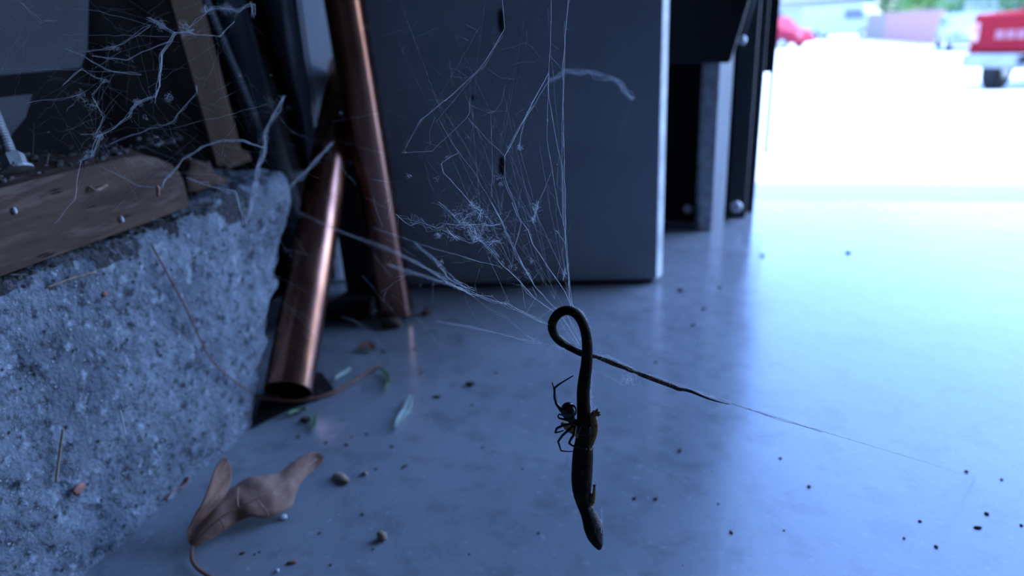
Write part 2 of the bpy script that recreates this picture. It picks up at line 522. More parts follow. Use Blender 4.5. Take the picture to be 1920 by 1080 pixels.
# front wall: dark return beside the door, header and right-hand pier
fw_ = MB(); fw_.box((-0.56, 1.051, 0), (0.035, 1.19, 2.4))
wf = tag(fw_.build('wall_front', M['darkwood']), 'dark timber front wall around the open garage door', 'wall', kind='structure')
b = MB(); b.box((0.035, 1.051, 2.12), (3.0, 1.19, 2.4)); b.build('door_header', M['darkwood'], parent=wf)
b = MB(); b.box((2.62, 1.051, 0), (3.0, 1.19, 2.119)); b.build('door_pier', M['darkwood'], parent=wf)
b = MB(); b.box((3.0, -5.0, 0), (3.1, 1.19, 2.4))
tag(b.build('wall_right', M['room']), 'bare right-hand garage wall', 'wall', kind='structure')
b = MB(); b.box((-0.56, -5.1, 0), (3.1, -5.0, 2.4))
tag(b.build('wall_back', M['room']), 'bare rear garage wall', 'wall', kind='structure')
b = MB(); b.box((-0.56, -5.1, 2.4), (3.1, 1.35, 2.5))
tag(b.build('ceiling', M['room']), 'bare garage ceiling', 'ceiling', kind='structure')

# unseen sectional garage door, added half lowered to cut sky light on the floor
b = MB(); b.box((0.040, 1.012, 1.10), (2.70, 1.040, 1.62))
dr = tag(b.build('added_door_1', M['room'], bevel=0.004), 'unseen sectional garage door added halfway down to cut sky light', 'added garage door', kind='structure')
for z in (1.625, 2.15):
    b = MB(); b.box((0.040, 1.012, z), (2.70, 1.040, min(z + 0.52, 2.395))); b.build('added_door_section', M['room'], parent=dr, bevel=0.004)

# door jamb with stop strip
b = MB()
b.box((0.036, 1.075, 0), (0.066, 1.19, 2.119))
jb = tag(b.build('trim_1', M['jamb'], bevel=0.003), 'charcoal door jamb at the edge of the opening', 'jamb', kind='structure')
b = MB(); b.box((0.0665, 1.112, 0), (0.080, 1.150, 2.119)); b.build('stop_strip', M['jamb'], parent=jb, bevel=0.002)
b = MB()
b.box((0.0955, 1.192, on_y(1437, 287, 1.2).z), (0.1005, 1.206, 0.5))
b.box((0.060, 1.1905, 0.21), (0.1005, 1.1925, 0.5))
b.build('weather_strip', M['black'], parent=jb)

# ------------------------------------------------------------------ door hardware
t = thing('door_track', (0.0, 1.02, 0), 'galvanised steel door track standing beside the charcoal jamb', 'door track')
b = MB()
b.box((0.010, 1.000, 0.0), (0.0135, 1.050, 2.1))
b.box((-0.004, 1.000, 0.0), (0.010, 1.0015, 2.1))
b.box((-0.010, 1.0485, 0.0), (0.012, 1.0500, 2.1))
b.build('channel', M['steel'], parent=t)
b = MB(); b.prism([(0.0140, 1.000), (0.032, 1.022), (0.0310, 1.0235), (0.0140, 1.003)], 'z', 0.0, 2.1); b.build('flange', M['palesteel'], parent=t)
for (px, py, d, r) in ((1290, 392, 1.02, 0.008), (1380, 388, 1.02, 0.009)):
    p = at(px, py, d)
    b = MB(); b.tube([p + Vector((0, 0.012, 0)), p], 0.004, 8); b.ball(p, (r, r * 0.6, r), 12, 8); b.build('bolt', M['steel'], parent=t, smooth=True)
p = at(1417, 215, 1.05)
b = MB(); b.tube([p + Vector((-0.016, 0.04, 0)), p], 0.003, 8); b.ball(p, 0.0055, 12, 8)
tag(b.build('screw_head', M['edge'], smooth=True), 'small pale round screw head on the charcoal jamb', 'screw')

t = thing('black_box', at(1320, 119, 0.97), 'black plastic box hanging above the steel door track', 'box')
c0 = at(1255, 112, 0.98); c1 = at(1366, 122, 0.96)
b = MB()
b.prism([(c0.x, c0.z), (c1.x, c0.z - 0.002), (c1.x + 0.022, c0.z + 0.085), (c1.x + 0.022, c0.z + 0.26), (c0.x, c0.z + 0.26)], 'y', 0.955, 0.998)
b.build('case', M['blackpl'], parent=t, bevel=0.004)
p = at(1391, 75, 0.935)
b = MB(); b.tube([p, p + Vector((-0.01, 0.012, 0))], 0.003, 8); b.ball(p, 0.0065, 12, 8); b.build('knob', M['steel'], parent=t, smooth=True)
b = MB(); b.tube([p, p + Vector((0.012, 0.005, 0.05)), p + Vector((0.016, 0.01, 0.12))], 0.003, 6); b.build('cable', M['greypipe'], parent=t, smooth=True)
b = MB(); b.box((c0.x + 0.01, 0.998, c0.z + 0.1), (c0.x + 0.05, 1.0505, c0.z + 0.14)); b.build('bracket', M['blackpl'], parent=t)

# ------------------------------------------------------------------ leaning grey panel
A = on_z(752, 542); B = on_z(1232, 532)
ux = (B - A).normalized(); uy = Vector((-ux.y, ux.x, 0)); Lp = (B - A).length
PM = Matrix.Translation(A) @ Matrix((ux, uy, Vector((0, 0, 1)))).transposed().to_4x4()
t = thing('panel', tuple(A + ux * Lp / 2), 'wide grey panel with pale right edge standing on the floor', 'panel')
b = MB(); b.box((0, 0, 0.006), (Lp - 0.0012, 0.012, 1.25), M=PM); b.build('sheet', M['panel'], parent=t, bevel=0.0008)
b = MB(); b.prism([(Lp - 0.001, 0.0), (Lp + 0.0075, 0.0125), (Lp - 0.001, 0.0125)], 'z', 0.006, 1.25, M=PM); o = b.build('edge_strip', M['edge'], parent=t, bevel=0.0008); o['label'] = 'pale edge band'
b = MB(); b.box((0.01, 0.007, 0.0), (Lp - 0.004, 0.011, 0.006), M=PM); b.build('panel_gap_shadow', M['black'], parent=t)  # black strip standing in for the shadow line below the sheet
for px, py, rx, rz in ((940, 40, 0.004, 0.013), (941, 312, 0.0045, 0.013), (888, 183, 0.003, 0.003)):
    r = ray(px, py); nn = uy; tt = (A - CAM).dot(nn) / r.dot(nn); p = CAM + r * tt
    b = MB()
    q = Matrix((ux, uy, Vector((0, 0, 1)))).transposed()
    b.ball(p, (rx, 0.0012, rz), 14, 8, M=q)
    b.build('dark_gouge', M['black'], parent=t, smooth=True)

# ------------------------------------------------------------------ copper pipes
PR = 0.0206
def pipe(name, p0, p1, r, wall, m, label, cat, group=None, n=40):
    b = MB()
    d = (p1 - p0).normalized()
    u = d.orthogonal().normalized(); w = d.cross(u)
    rings = [(p0, r - wall), (p0, r - 0.0004), (p0 + d * 0.0006, r), (p1, r), (p1, r - wall)]
    vs = []
    for c, rr in rings:
        for j in range(n):
            a = 2 * math.pi * j / n
            vs.append(c + (u * math.cos(a) + w * math.sin(a)) * rr)
    fs = []
    k = len(rings)
    for i in range(k):
        i2 = (i + 1) % k
        for j in range(n):
            fs.append((i*n+j, i*n+(j+1) % n, i2*n+(j+1) % n, i2*n+j))
    b.add(vs, fs)
    o = b.build(name, m, smooth=True, origin=p0)
    es = o.modifiers.new('edges', 'EDGE_SPLIT'); es.split_angle = R(40)
    return tag(o, label, cat, group)
B2 = on_z(750, 600); T2 = on_x(651, 0, -0.360)
d2 = (T2 - B2).normalized()
B2 = B2 + Vector((-0.006, 0.004, PR * math.sqrt(1 - d2.z ** 2)))
dep = 0.80
while True:                                  # the slanting pipe rests against the back of the upright one
    T1 = at(672, 0, dep)
    lo, hi = 0.45, 0.70
    for _ in range(40):
        m_ = (lo + hi) / 2
        B1 = at(541, 733, m_); d1 = (T1 - B1).normalized()
        if B1.z - PR * math.sqrt(1 - d1.z ** 2) > 0.001: lo = m_
        else: hi = m_
    nn = d1.cross(d2).normalized()
    if abs((B2 - B1).dot(nn)) > 2 * PR + 0.0008 or dep > 1.0: break
    dep += 0.005
pipe('copper_pipe', B1, B1 + d1 * 0.41, PR, 0.0014, M['copper'], 'copper pipe slanting against the kerb end with open mouth showing', 'pipe')
pipe('copper_pipe', B2, B2 + d2 * 0.70, PR, 0.0014, M['copper'], 'copper pipe standing upright beside the grey panel', 'pipe')

# other lengths leaning in the corner behind the kerb
def lean(name, pb, pt, m, r, label, cat, group=None):
    db, dt = Vector(pb), Vector(pt)
    d = (dt - db).normalized()
    p0 = db - d * (db.z - 0.002) / d.z
    p0 = p0 + Vector((0, 0, r * math.sqrt(1 - d.z ** 2)))
    return pipe(name, p0, p0 + d * 0.50, r, min(0.003, r * .4), m, label, cat, group, n=24)
lean('grey_pipe', on_x(484, 205, -0.483), on_x(432, 25, -0.483), M['greypipe'], 0.017, 'dull grey pipe leaning next to the brown lath', 'pipe')
lean('grey_pipe', on_x(572, 215, -0.492), on_x(512, 0, -0.492), M['greypipe'], 0.014, 'dull grey pipe leaning between another grey pipe and a pale steel strip', 'pipe')
lean('thin_conduit', on_x(478, 225, -0.452), on_x(394, 25, -0.452), M['greypipe'], 0.0042, 'thin grey conduit leaning between the brown lath and grey pipe', 'conduit')
def strip(name, pb, pt, w, th, m, label, cat, p_extra=None, foot=0.002, rot=0.0):
    d = (pt - pb).normalized()
    p0 = pb - d * (pb.z - foot) / d.z
    s = d.cross(Vector((math.cos(rot), math.sin(rot), 0))).normalized()
    u = s.cross(d).normalized()
    Q = Matrix.Translation(p0) @ Matrix((u, s, d)).transposed().to_4x4()
    t = thing(name, tuple(p0), label, cat)
    return t, Q
p, q = on_x(600, 190, -0.448), on_x(574, 0, -0.448)
t, Q = strip('steel_strip', p, q, 0, 0, None, 'pale painted steel strip with a folded rim leaning behind the copper pipes', 'steel strip', rot=R(48))
b = MB(); b.box((-0.006, -0.001, 0.004), (0.022, 0.001, 0.42), M=Q); b.build('web', M['palesteel'], parent=t)
b = MB(); b.box((-0.020, 0.010, 0.004), (-0.010, 0.012, 0.42), M=Q); b.box((-0.0105, -0.001, 0.004), (-0.0085, 0.012, 0.42), M=Q); b.build('rim', M['palesteel'], parent=t)
p, q = on_x(417, 255, -0.43), on_x(347, 0, -0.43)
t, Q = strip('wood_lath', p, q, 0, 0, None, 'flat brown wooden lath standing on the kerb top behind cobwebs', 'lath', foot=0.1925, rot=R(52))
b = MB(); b.box((-0.0125, -0.004, 0.004), (0.0125, 0.004, 1.1), M=Q); b.build('batten', M['lath'], parent=t, bevel=0.0008)
# pale offcut over a black strip added as its shadow gap, between the two copper pipes
p0 = on_z(664, 606) + Vector((-0.012, 0.05, 0))
t = thing('plank_offcut', tuple(p0), 'blue-grey plank offcut over a black strip added as its shadow gap, between two copper pipes', 'plank')
b = MB(); b.box((p0.x - 0.030, p0.y + 0.012, 0.014), (p0.x + 0.022, p0.y + 0.030, 0.17)); b.build('plank', M['bluepanel'], parent=t, bevel=0.001)
b = MB(); b.box((p0.x - 0.030, p0.y - 0.048, 0.0), (p0.x + 0.018, p0.y + 0.034, 0.0138)); b.build('plank_gap_shadow', M['black'], parent=t, bevel=0.001)  # low black slab added as the dark shadow gap under the plank
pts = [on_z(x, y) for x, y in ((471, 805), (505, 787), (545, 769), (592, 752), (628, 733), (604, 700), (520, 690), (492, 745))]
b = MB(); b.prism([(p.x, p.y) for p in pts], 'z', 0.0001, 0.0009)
tag(b.build('pipe_mouth_shadow', M['black']), 'black sheet painted as the shadow under the mouth of the slanting copper pipe', 'painted shadow')  # flat black sheet cut to the shadow beneath the pipe end
# blue-grey board in the stud bay
a = on_x(0, 155, -0.415); c = on_x(168, 0, -0.415)
t = thing('blue_grey_board', (-0.42, 0.30, a.z), 'blue-grey board end between the studs above the sill bolt', 'board')
b = MB(); b.prism([(0.1, a.z + 0.002), (c.y - 0.022, a.z + 0.004), (c.y - 0.012, a.z + 0.016), (c.y, c.z), (c.y + 0.01, 0.6), (0.1, 0.6)], 'x', -0.427, -0.415)
b.build('board', M['bluepanel'], parent=t, bevel=0.001)
l0 = on_x(80, 208, -0.415)
b = MB(); b.prism([(0.1, 0.2385), (0.30, 0.2385), (l0.y - 0.01, l0.z - 0.003), (l0.y, l0.z + 0.011), (0.1, l0.z + 0.014)], 'x', -0.4285, -0.418)
b.build('lower_batten', M['bluepanel'], parent=t, bevel=0.001)

# ------------------------------------------------------------------ anchor bolt on the sill
p = on_z(34, 321, 0.2385)
t = thing('anchor_bolt', tuple(p), 'threaded zinc anchor bolt with nut and washer on the timber sill', 'bolt')
ax = (at(-14, 205, depth(p)) - at(30, 312, depth(p))).normalized()
b = MB(); b.tube([p, p + ax * 0.0015], 0.0085, 20); b.build('washer', M['zinc'], parent=t)
b = MB(); b.tube([p + ax * 0.002, p + ax * 0.0025, p + ax * 0.0095, p + ax * 0.0105], [0.0056, 0.0062, 0.0062, 0.0055], 6); b.build('nut', M['zinc'], parent=t)
b = MB()
pts, rs = [], []
for i in range(90):
    pts.append(p + ax * (0.010 + 0.00045 * i)); rs.append(0.0027 + (0.0005 if i % 4 in (1, 2) else -0.0003))
b.tube(pts, rs, 12); b.build('threaded_rod', M['zinc'], parent=t)

# ------------------------------------------------------------------ dry leaf on the floor
def PX(X, Y): return (280 + X / 3.6, 780 + Y / 3.6)
def loft(b, e0, e1, N, K, sag, by_index=False):
    """surface between two polylines of 3-D points, each resampled to N"""
    def rs(e):
        e = [tuple(p) for p in e]
        d = [0]
        for u, v in zip(e, e[1:]): d.append(d[-1] + (Vector(u) - Vector(v)).length)
        out = []
        for i in range(N + 1):
            s = d[-1] * i / N
            j = max(k for k in range(len(d)) if d[k] <= s + 1e-12); j = min(j, len(e) - 2)
            f = (s - d[j]) / max(1e-9, d[j+1] - d[j])
            out.append(Vector(e[j]).lerp(Vector(e[j+1]), f))
        return out
    if by_index:
        p, q = [[Vector(v) for v in smooth_path([tuple(x) for x in e], 5)] for e in (e0, e1)]
        N = len(p) - 1
    else:
        p, q = rs(smooth_path([tuple(x) for x in e0], 5)), rs(smooth_path([tuple(x) for x in e1], 5))
    vs = []
    for i in range(N + 1):
        for k in range(K + 1):
            f = k / K
            v = p[i].lerp(q[i], f)
            h = sag * math.sin(math.pi * f) * math.sin(math.pi * min(1, i / N * 1.1))
            v = v + Vector((0, 0, h + 0.0012 * noise.noise(v * 90)))
            v.z = max(v.z, 0.0012)
            vs.append(v)
    b.add(vs, [(i*(K+1)+k, i*(K+1)+k+1, (i+1)*(K+1)+k+1, (i+1)*(K+1)+k) for i in range(N) for k in range(K)])
def LP(X, Y, h): return on_z(*PX(X, Y), h)
t = thing('dry_leaf', tuple(LP(620, 620, 0)), 'curled brown dry leaf with long stalk lying near the kerb', 'leaf')
low = [LP(290,895,.002), LP(350,868,.004), LP(480,788,.006), LP(600,705,.008), (LP(690,680,.010)), LP(770,690,.007), LP(880,652,.006), LP(960,600,.004), LP(990,515,.008), LP(1035,425,.012), LP(1100,370,.012), LP(1172,312,.014)]
upp = [LP(275,850,.006), LP(330,740,.012), LP(440,630,.018), LP(520,520,.020), LP(600,455,.022), LP(700,412,.024), LP(800,398,.022), LP(880,385,.020), LP(950,325,.022), LP(1050,262,.024), LP(1120,240,.022), LP(1182,272,.018)]
b = MB(); loft(b, low, upp, 46, 14, 0.006)
right = [LP(285,845,.006), LP(310,755,.011), LP(400,668,.017), LP(490,575,.021), LP(538,490,.026), LP(554,400,.038), LP(548,330,.048), LP(520,288,.054)]
left_ = [LP(262,860,.005), LP(258,780,.012), LP(300,690,.024), LP(355,590,.034), LP(400,490,.042), LP(430,400,.049), LP(455,335,.053), LP(492,286,.055)]
loft(b, right, left_, 30, 10, 0.0, by_index=True)
o = b.build('blade', M['leaf'], parent=t, smooth=True)
sm = o.modifiers.new('thick', 'SOLIDIFY'); sm.thickness = 0.0005
b = MB(); st = [LP(292,880,.004), LP(285,930,.004), LP(292,980,.0035), LP(325,1030,.003), LP(380,1068,.0025), LP(440,1100,.002), LP(520,1140,.0016)]
b.tube([Vector(p) for p in smooth_path([tuple(x) for x in st], 5)], 0.0012, 8); b.build('stalk', M['petiole'], parent=t, smooth=True)
for a0 in ([(300,860,.009), (480,690,.024), (720,560,.030), (930,440,.028), (1130,290,.024)], [(480,690,.0245), (500,740,.016), (510,775,.009)], [(600,620,.028), (595,560,.029), (600,480,.026)], [(720,560,.031), (790,640,.017), (800,680,.010)]):
    b = MB(); b.tube([Vector(p) for p in smooth_path([tuple(LP(X, Y, h * 0.93)) for X, Y, h in a0], 5)], 0.00045, 6); b.build('vein', M['leaf'], parent=t, smooth=True)

# ------------------------------------------------------------------ bits on the floor
def lump(px, py, w, h, m, name, label, cat, group=None, z=0.0, seed=0, flat=0.6, rot=0.0):
    c = on_z(px, py, z); s = depth(c) / F
    b = MB()
    rr = random.Random(seed * 13 + int(px))
    b.ball((0, 0, 0), 1, 8, 6)
    Rz = Matrix.Rotation(rot, 3, 'Z')
    hz = min(w, h) * s * flat / 2
    for i, v in enumerate(b.v):
        k = 1 + 0.45 * noise.noise(v * 1.7 + Vector((px, py, 0)))
        q = Rz @ Vector((v.x * w * s / 2 * k, v.y * h * s / 2 * k, v.z * hz * k))
        b.v[i] = c + q + Vector((0, 0, hz * 0.95))
    return tag(b.build(name, m, smooth=True), label, cat, group)
def sliver(pts, wid, m, name, label, cat, lift=0.002, curl=0.0015, th=0.0006):
    """small leaf scrap along floor pixels"""
    P = [Vector(p) for p in smooth_path([tuple(on_z(x, y, lift)) for x, y in pts], 4)]
    s = depth(P[0]) / F
    vs, fs = [], []
    n = len(P)
    for i, p in enumerate(P):
        tn = (P[min(i+1, n-1)] - P[max(i-1, 0)]).normalized()
        sd_ = tn.cross(Vector((0, 0, 1))).normalized()
        w = wid * s / 2 * max(0.12, math.sin(math.pi * (0.08 + 0.84 * i / (n - 1))))
        for k in (-1, -0.5, 0, 0.5, 1):
            vs.append(p + sd_ * w * k + Vector((0, 0, curl * k * k + 0.001 * math.sin(i * 0.7))))
    for i in range(n - 1):
        for k in range(4):
            fs.append((i*5+k, i*5+k+1, (i+1)*5+k+1, (i+1)*5+k))
    b = MB(); b.add(vs, fs)
    o = b.build(name, m, smooth=True)
    md = o.modifiers.new('thick', 'SOLIDIFY'); md.thickness = th
    return tag(o, label, cat)
sliver([(741, 806), (752, 785), (764, 762), (771, 745)], 17, M['palegreen'], 'leaf_scrap', 'pale green leaf scrap lying alone on the floor', 'leaf')
sliver([(628, 715), (642, 704), (657, 690)], 13, M['palegreen'], 'leaf_scrap', 'pale green leaf scrap lying against the curved twig', 'leaf')
sliver([(706, 692), (720, 700), (728, 715), (722, 738)], 9, M['green'], 'leaf_scrap', 'hooked green leaf scrap at the tip of the curved twig', 'leaf')
sliver([(541, 782), (552, 774), (568, 768), (576, 776)], 14, M['green'], 'leaf_scrap', 'bright green leaf scrap nearest the copper pipe mouth', 'leaf')
sliver([(592, 778), (588, 790), (587, 806)], 11, M['green'], 'leaf_scrap', 'short upright green leaf scrap beside a dark crumb', 'leaf')
sliver([(676, 655), (690, 648), (702, 656)], 20, M['petiole'], 'leaf_scrap', 'dark brown leaf scrap near the upright copper pipe', 'leaf', lift=0.004)
sliver([(312, 940), (322, 922), (346, 905), (352, 898)], 20, M['redcrumb'], 'wood_chip', 'reddish brown chip wedged at the foot of the kerb', 'wood chip', lift=0.003)
lump(640, 900, 46, 19, M['chip'], 'seed_husk', 'tan ribbed seed husk beside the dry leaf', 'seed husk', rot=R(-28))
lump(684, 890, 13, 10, M['chip'], 'crumb', 'small tan crumb next to the seed husk', 'crumb')
lump(717, 1011, 20, 20, M['chip'], 'clod', 'round brown dirt clod standing alone on the floor', 'clod', flat=0.9)
lump(883, 722, 18, 12, M['crumb'], 'dark_pellet', 'black pellet on open floor right of the green scraps', 'pellet')
lump(531, 972, 16, 14, M['palecrumb'], 'lint_tuft', 'pale lint tuft under the leaf edge', 'lint')
lump(520, 1072, 9, 9, M['palecrumb'], 'pebble', 'tiny white pebble below the dry leaf', 'pebble')
lump(548, 1056, 22, 9, M['redcrumb'], 'crumb', 'reddish brown crumb cluster below the dry leaf', 'crumb', rot=R(30))
lump(575, 790, 22, 16, M['crumb'], 'crumb', 'dark crumb between green leaf scraps by the pipe mouth', 'crumb')
lump(800, 590, 22, 22, M['crumb'], 'crumb', 'dark crumb beside the foot of the upright copper pipe', 'crumb')
lump(735, 614, 48, 22, M['crumb'], 'dirt_heap', 'little heap of dark dirt at the foot of the upright copper pipe', 'dirt', flat=0.9)
tw = [on_z(x, y, z) for x, y, z in ((440, 715, .030), (470, 737, .020), (510, 748, .010), (560, 751, .004), (610, 741, .003), (650, 722, .003), (690, 697, .003), (712, 686, .003))]
b = MB(); b.tube([Vector(p) for p in smooth_path([tuple(x) for x in tw], 6)], 0.0016, 8)
tag(b.build('twig', M['petiole'], smooth=True), 'long curved brown twig in front of the pipe mouth', 'twig')
specks = [(760,875,14,8),(1190,935,10,8),(1371,999,13,7),(1517,913,8,9),(1755,1026,9,8),(1725,978,7,8),(1833,990,17,9),(1695,1010,6,6),(1915,986,7,8),(1275,846,13,9),(1230,936,9,9),(1463,860,8,6),(1347,945,5,5),
          (1470,995,5,5),(1812,885,8,9),(1850,964,9,10),(1878,900,6,8),(600,735,12,8),(612,830,10,7),(660,820,7,5),(688,815,8,7),(735,838,8,7),(650,835,8,8),(560,820,10,8),(720,660,12,8),(776,655,9,6),(790,700,8,6),
          (680,965,10,6),(455,1038,12,8),(478,1040,6,6),(488,1035,6,5),(705,880,7,6),(755,878,8,5),(700,1030,6,5),(820,745,22,9),(885,760,8,6),(905,840,7,5),(860,640,10,7),(930,700,8,6),(1230,680,9,6),(1300,610,12,8),
          (1320,580,10,8),(1276,545,16,9),(1350,540,10,8),(980,880,6,5),(1010,1000,6,6),(880,1040,5,5),(600,1000,8,5),(620,1060,7,6),(1430,480,14,8),(1590,475,14,9)]
for i, (x, y, w, h) in enumerate(specks):
    lump(x, y, w * .85, h * .85, M['crumb'], 'dirt_speck', 'tiny dark speck of dirt on the concrete floor', 'dirt speck', 'tiny dirt specks scattered over the floor', seed=i, flat=0.5, rot=rnd.random() * 3)

# rotted timber lumps on the kerb top past the sill end
def rotten(px, py, w, h, X, label):
    c = on_x(px, py, X); k = depth(c) / F
    b = MB(); b.ball((0, 0, 0), 1, 14, 10)
    for i, v in enumerate(b.v):
        a = Vector((math.copysign(abs(v.x) ** .5, v.x), math.copysign(abs(v.y) ** .5, v.y), math.copysign(abs(v.z) ** .5, v.z)))
        a *= .85 + .45 * noise.noise(a * 1.6 + Vector((px, py, 0))) + .22 * noise.noise(a * 5)
        b.v[i] = Vector((c.x + a.x * .016, c.y + a.y * w * k / 2, max(.1905, c.z + a.z * h * k / 2)))
    tag(b.build('rotten_wood', M['sill'], smooth=True), label, 'wood')
rotten(366, 350, 120, 105, -0.405, 'crumbling brown wood lump at the rotted end of the sill')
rotten(432, 322, 84, 100, -0.450, 'crumbling brown wood lump at the foot of the wooden lath')

# crumbs and splinters along the kerb top and sill
def twiglet(pts, r, m, name, label, cat):
    b = MB(); b.tube([Vector(p) for p in smooth_path([tuple(x) for x in pts], 4)], r, 6)
    return tag(b.build(name, m, smooth=True), label, cat)
kx = WX + 0.0035
twiglet([on_x(118, 805, kx + .003), on_x(112, 850, kx), on_x(105, 905, kx - .001)], 0.0007, M['chip'], 'straw', 'pale straw stuck upright on the kerb face', 'straw')
twiglet([on_x(225, 770, kx + .002), on_x(232, 800, kx), on_x(234, 812, kx)], 0.0006, M['palecrumb'], 'white_fleck', 'short white streak stuck to the middle of the kerb face', 'fleck')
twiglet([on_x(285, 460, kx + .001), on_x(315, 515, kx + .002), on_x(350, 580, kx), on_x(400, 680, kx + .002), on_x(470, 735, kx + .003)], 0.0006, M['petiole'], 'root', 'thin dark root running down the kerb face', 'root')
twiglet([on_x(85, 540, kx), on_x(140, 520, kx - .001), on_x(180, 510, kx)], 0.0006, M['chip'], 'splinter', 'thin brown splinter under the timber sill', 'splinter')
def stick(px, py, w, h, m, name, label, cat, X):
    c = on_x(px, py, X); s = depth(c) / F
    b = MB(); b.ball((0, 0, 0), 1, 8, 6)
    for i, v in enumerate(b.v):
        k = 1 + 0.4 * noise.noise(v * 1.6 + Vector((px, py, 0)))
        b.v[i] = c + Vector((v.x * 0.0016 * k, v.y * w * s / 2 * k, v.z * h * s / 2 * k))
    return tag(b.build(name, m, smooth=True), label, cat)
stick(147, 917, 28, 20, M['redcrumb'], 'rust_flake', 'reddish flake stuck low on the kerb face', 'flake', kx)
stick(196, 552, 14, 10, M['redcrumb'], 'rust_flake', 'small orange flake near the worn kerb top', 'flake', kx - .002)
stick(27, 395, 9, 13, M['palecrumb'], 'white_fleck', 'white fleck on the face of the timber sill', 'fleck', SX1 + 0.0008)
stick(228, 412, 8, 12, M['palecrumb'], 'white_fleck', 'pale fleck near the lower edge of the timber sill', 'fleck', SX1 + 0.0008)
twiglet([on_x(168, 350, SX1 + .001), on_x(180, 357, SX1 + .004), on_x(200, 347, SX1 + .003)], 0.0009, M['chip'], 'wood_curl', 'curled shaving on the face of the timber sill', 'shaving')
twiglet([on_x(225, 300, SX1 - .01), on_x(247, 307, SX1 - .008)], 0.0010, M['chip'], 'straw', 'short straw lying on top of the timber sill', 'straw')
b = MB()
rr = random.Random(5)
for i in range(420):
    y = rr.uniform(0.16, 0.52); x = rr.uniform(-0.50, -0.372) if y > 0.42 else (rr.uniform(-0.45, -0.37) if rr.random() < 0.55 else rr.uniform(-0.3755, -0.364))
    z = 0.190 if (x > -0.361 or y > 0.42) else 0.2372
    if x > -0.3765 and y <= 0.42 and rr.random() < 0.5: x, z = rr.uniform(-0.360, -0.358), 0.187
    r_ = rr.uniform(0.0006, 0.0022)
    if rr.random() < 0.35:
        d = Vector((rr.uniform(-1, 1), rr.uniform(-1, 1), rr.uniform(-.1, .3))).normalized() * rr.uniform(.004, .016)
        b.tube([Vector((x, y, z + .001)), Vector((x, y, z + .0015)) + d], 0.0005, 4)
    else:
        b.ball((x, y, z + r_ * .5), (r_ * rr.uniform(.6, 1.6), r_ * rr.uniform(.6, 1.6), r_ * .7), 6, 4)
tag(b.build('debris_litter', M['dirt']), 'dark gritty litter along the kerb top and timber sill', 'litter', kind='stuff')

# ------------------------------------------------------------------ lizard hanging head down
LY = 0.250
def lz(px, py, dy=0.0): return on_y(px, py, LY + dy)
body = [(1124,1029,4),(1121.5,1021,9),(1118,1010,14),(1115,1000,16.5),(1112,986,18.5),(1108,975,16.5),(1102,960,14.5),(1096,945,14.5),(1092,930,16),(1090.5,915,18),(1091,890,19.8),(1093,850,19.3),(1094.5,825,16),(1095,800,13.5),(1094.5,780,13),
        (1094,760,12.5),(1093.5,737,12.2),(1095.5,715,12),(1099,690,11.2),(1100.5,672,10.6),(1101,645,10),(1097,620,9.4),(1089,600,9),(1077,586.5,8.8),(1061,582,9),(1046,589,9),(1036.5,603,8.6),(1035.5,618,8.2),(1042,632,7.8),(1054,643,7.5),(1072,652.5,7.3),(1090,662,6.6)]
tailp = [(1090,662,6.6),(1106,667,5.2),(1116,668.5,3.4),(1122,670,4.2),(1137,675.5,5.2),(1153,682,5.4),(1170,688,5.0),(1184,694.6,4.6),(1192,697.6,2.9),(1200,701,4.6),(1213,706,4.9),(1238,715.5,4.7),(1261,724,4.5),(1272,729,4.2),(1285,731,3.2),(1299,735,3.2),(1315,742,2.6),(1330,748,2.1),(1350,754,1.5),(1370,758.7,0.9)]
allp = []
for i, (x, y, r) in enumerate(body):
    allp.append((x, y, r, 0.0 if i < 20 else 0.011 * min(1, (i - 20) / 10)))
for x, y, r in tailp[1:]:
    allp.append((x, y, r, 0.011))
sp = smooth_path(allp, 5)
b = MB()
P = [lz(x, y, dy) for x, y, r, dy in sp]
b.tube(P, [max(0.6, r) * depth(p) / F for (x, y, r, dy), p in zip(sp, P)], 18)
limbs = []
def limb(pts, key):
    pp = smooth_path(pts, 4)
    Q = [lz(x, y, dy) for x, y, r, dy in pp]
    rs = [r * depth(q) / F for (x, y, r, dy), q in zip(pp, Q)]
    b.tube(Q, rs, 10)
    limbs.append((key, [(q, r) for q, r in zip(Q, rs)]))
limb([(1102,846,4,-.001),(1110,828,5.5,-.001),(1116,806,6.5,0),(1115,790,6,0),(1113,778,5.5,0),(1116,771,5,0)], 2)
for tx, ty in ((1126,773),(1126.5,778),(1123,781),(1121,766)):
    limb([(1116,773,3.2,0),((1116+tx)/2,(773+ty)/2,2.3,0),(tx,ty,1.6,-.0005)], 2)
limb([(1104,952,4.5,0),(1111,940,5,0),(1113.5,928,4.2,0),(1114.5,918,3.0,0),(1114,909,2.0,0)], 2)
for tx, ty in ((1117,908),(1111.5,908)):
    limb([(1114.5,917,2.0,0),(tx,ty,1.1,0)], 2)
limb([(1088,818,5,-.001),(1078,809,7.5,-.001),(1069,803,8.5,0),(1061,798,7.5,0)], 2)
limb([(1062,798,6.5,0),(1056,795,5,0),(1053,792,2.5,0)], 3)
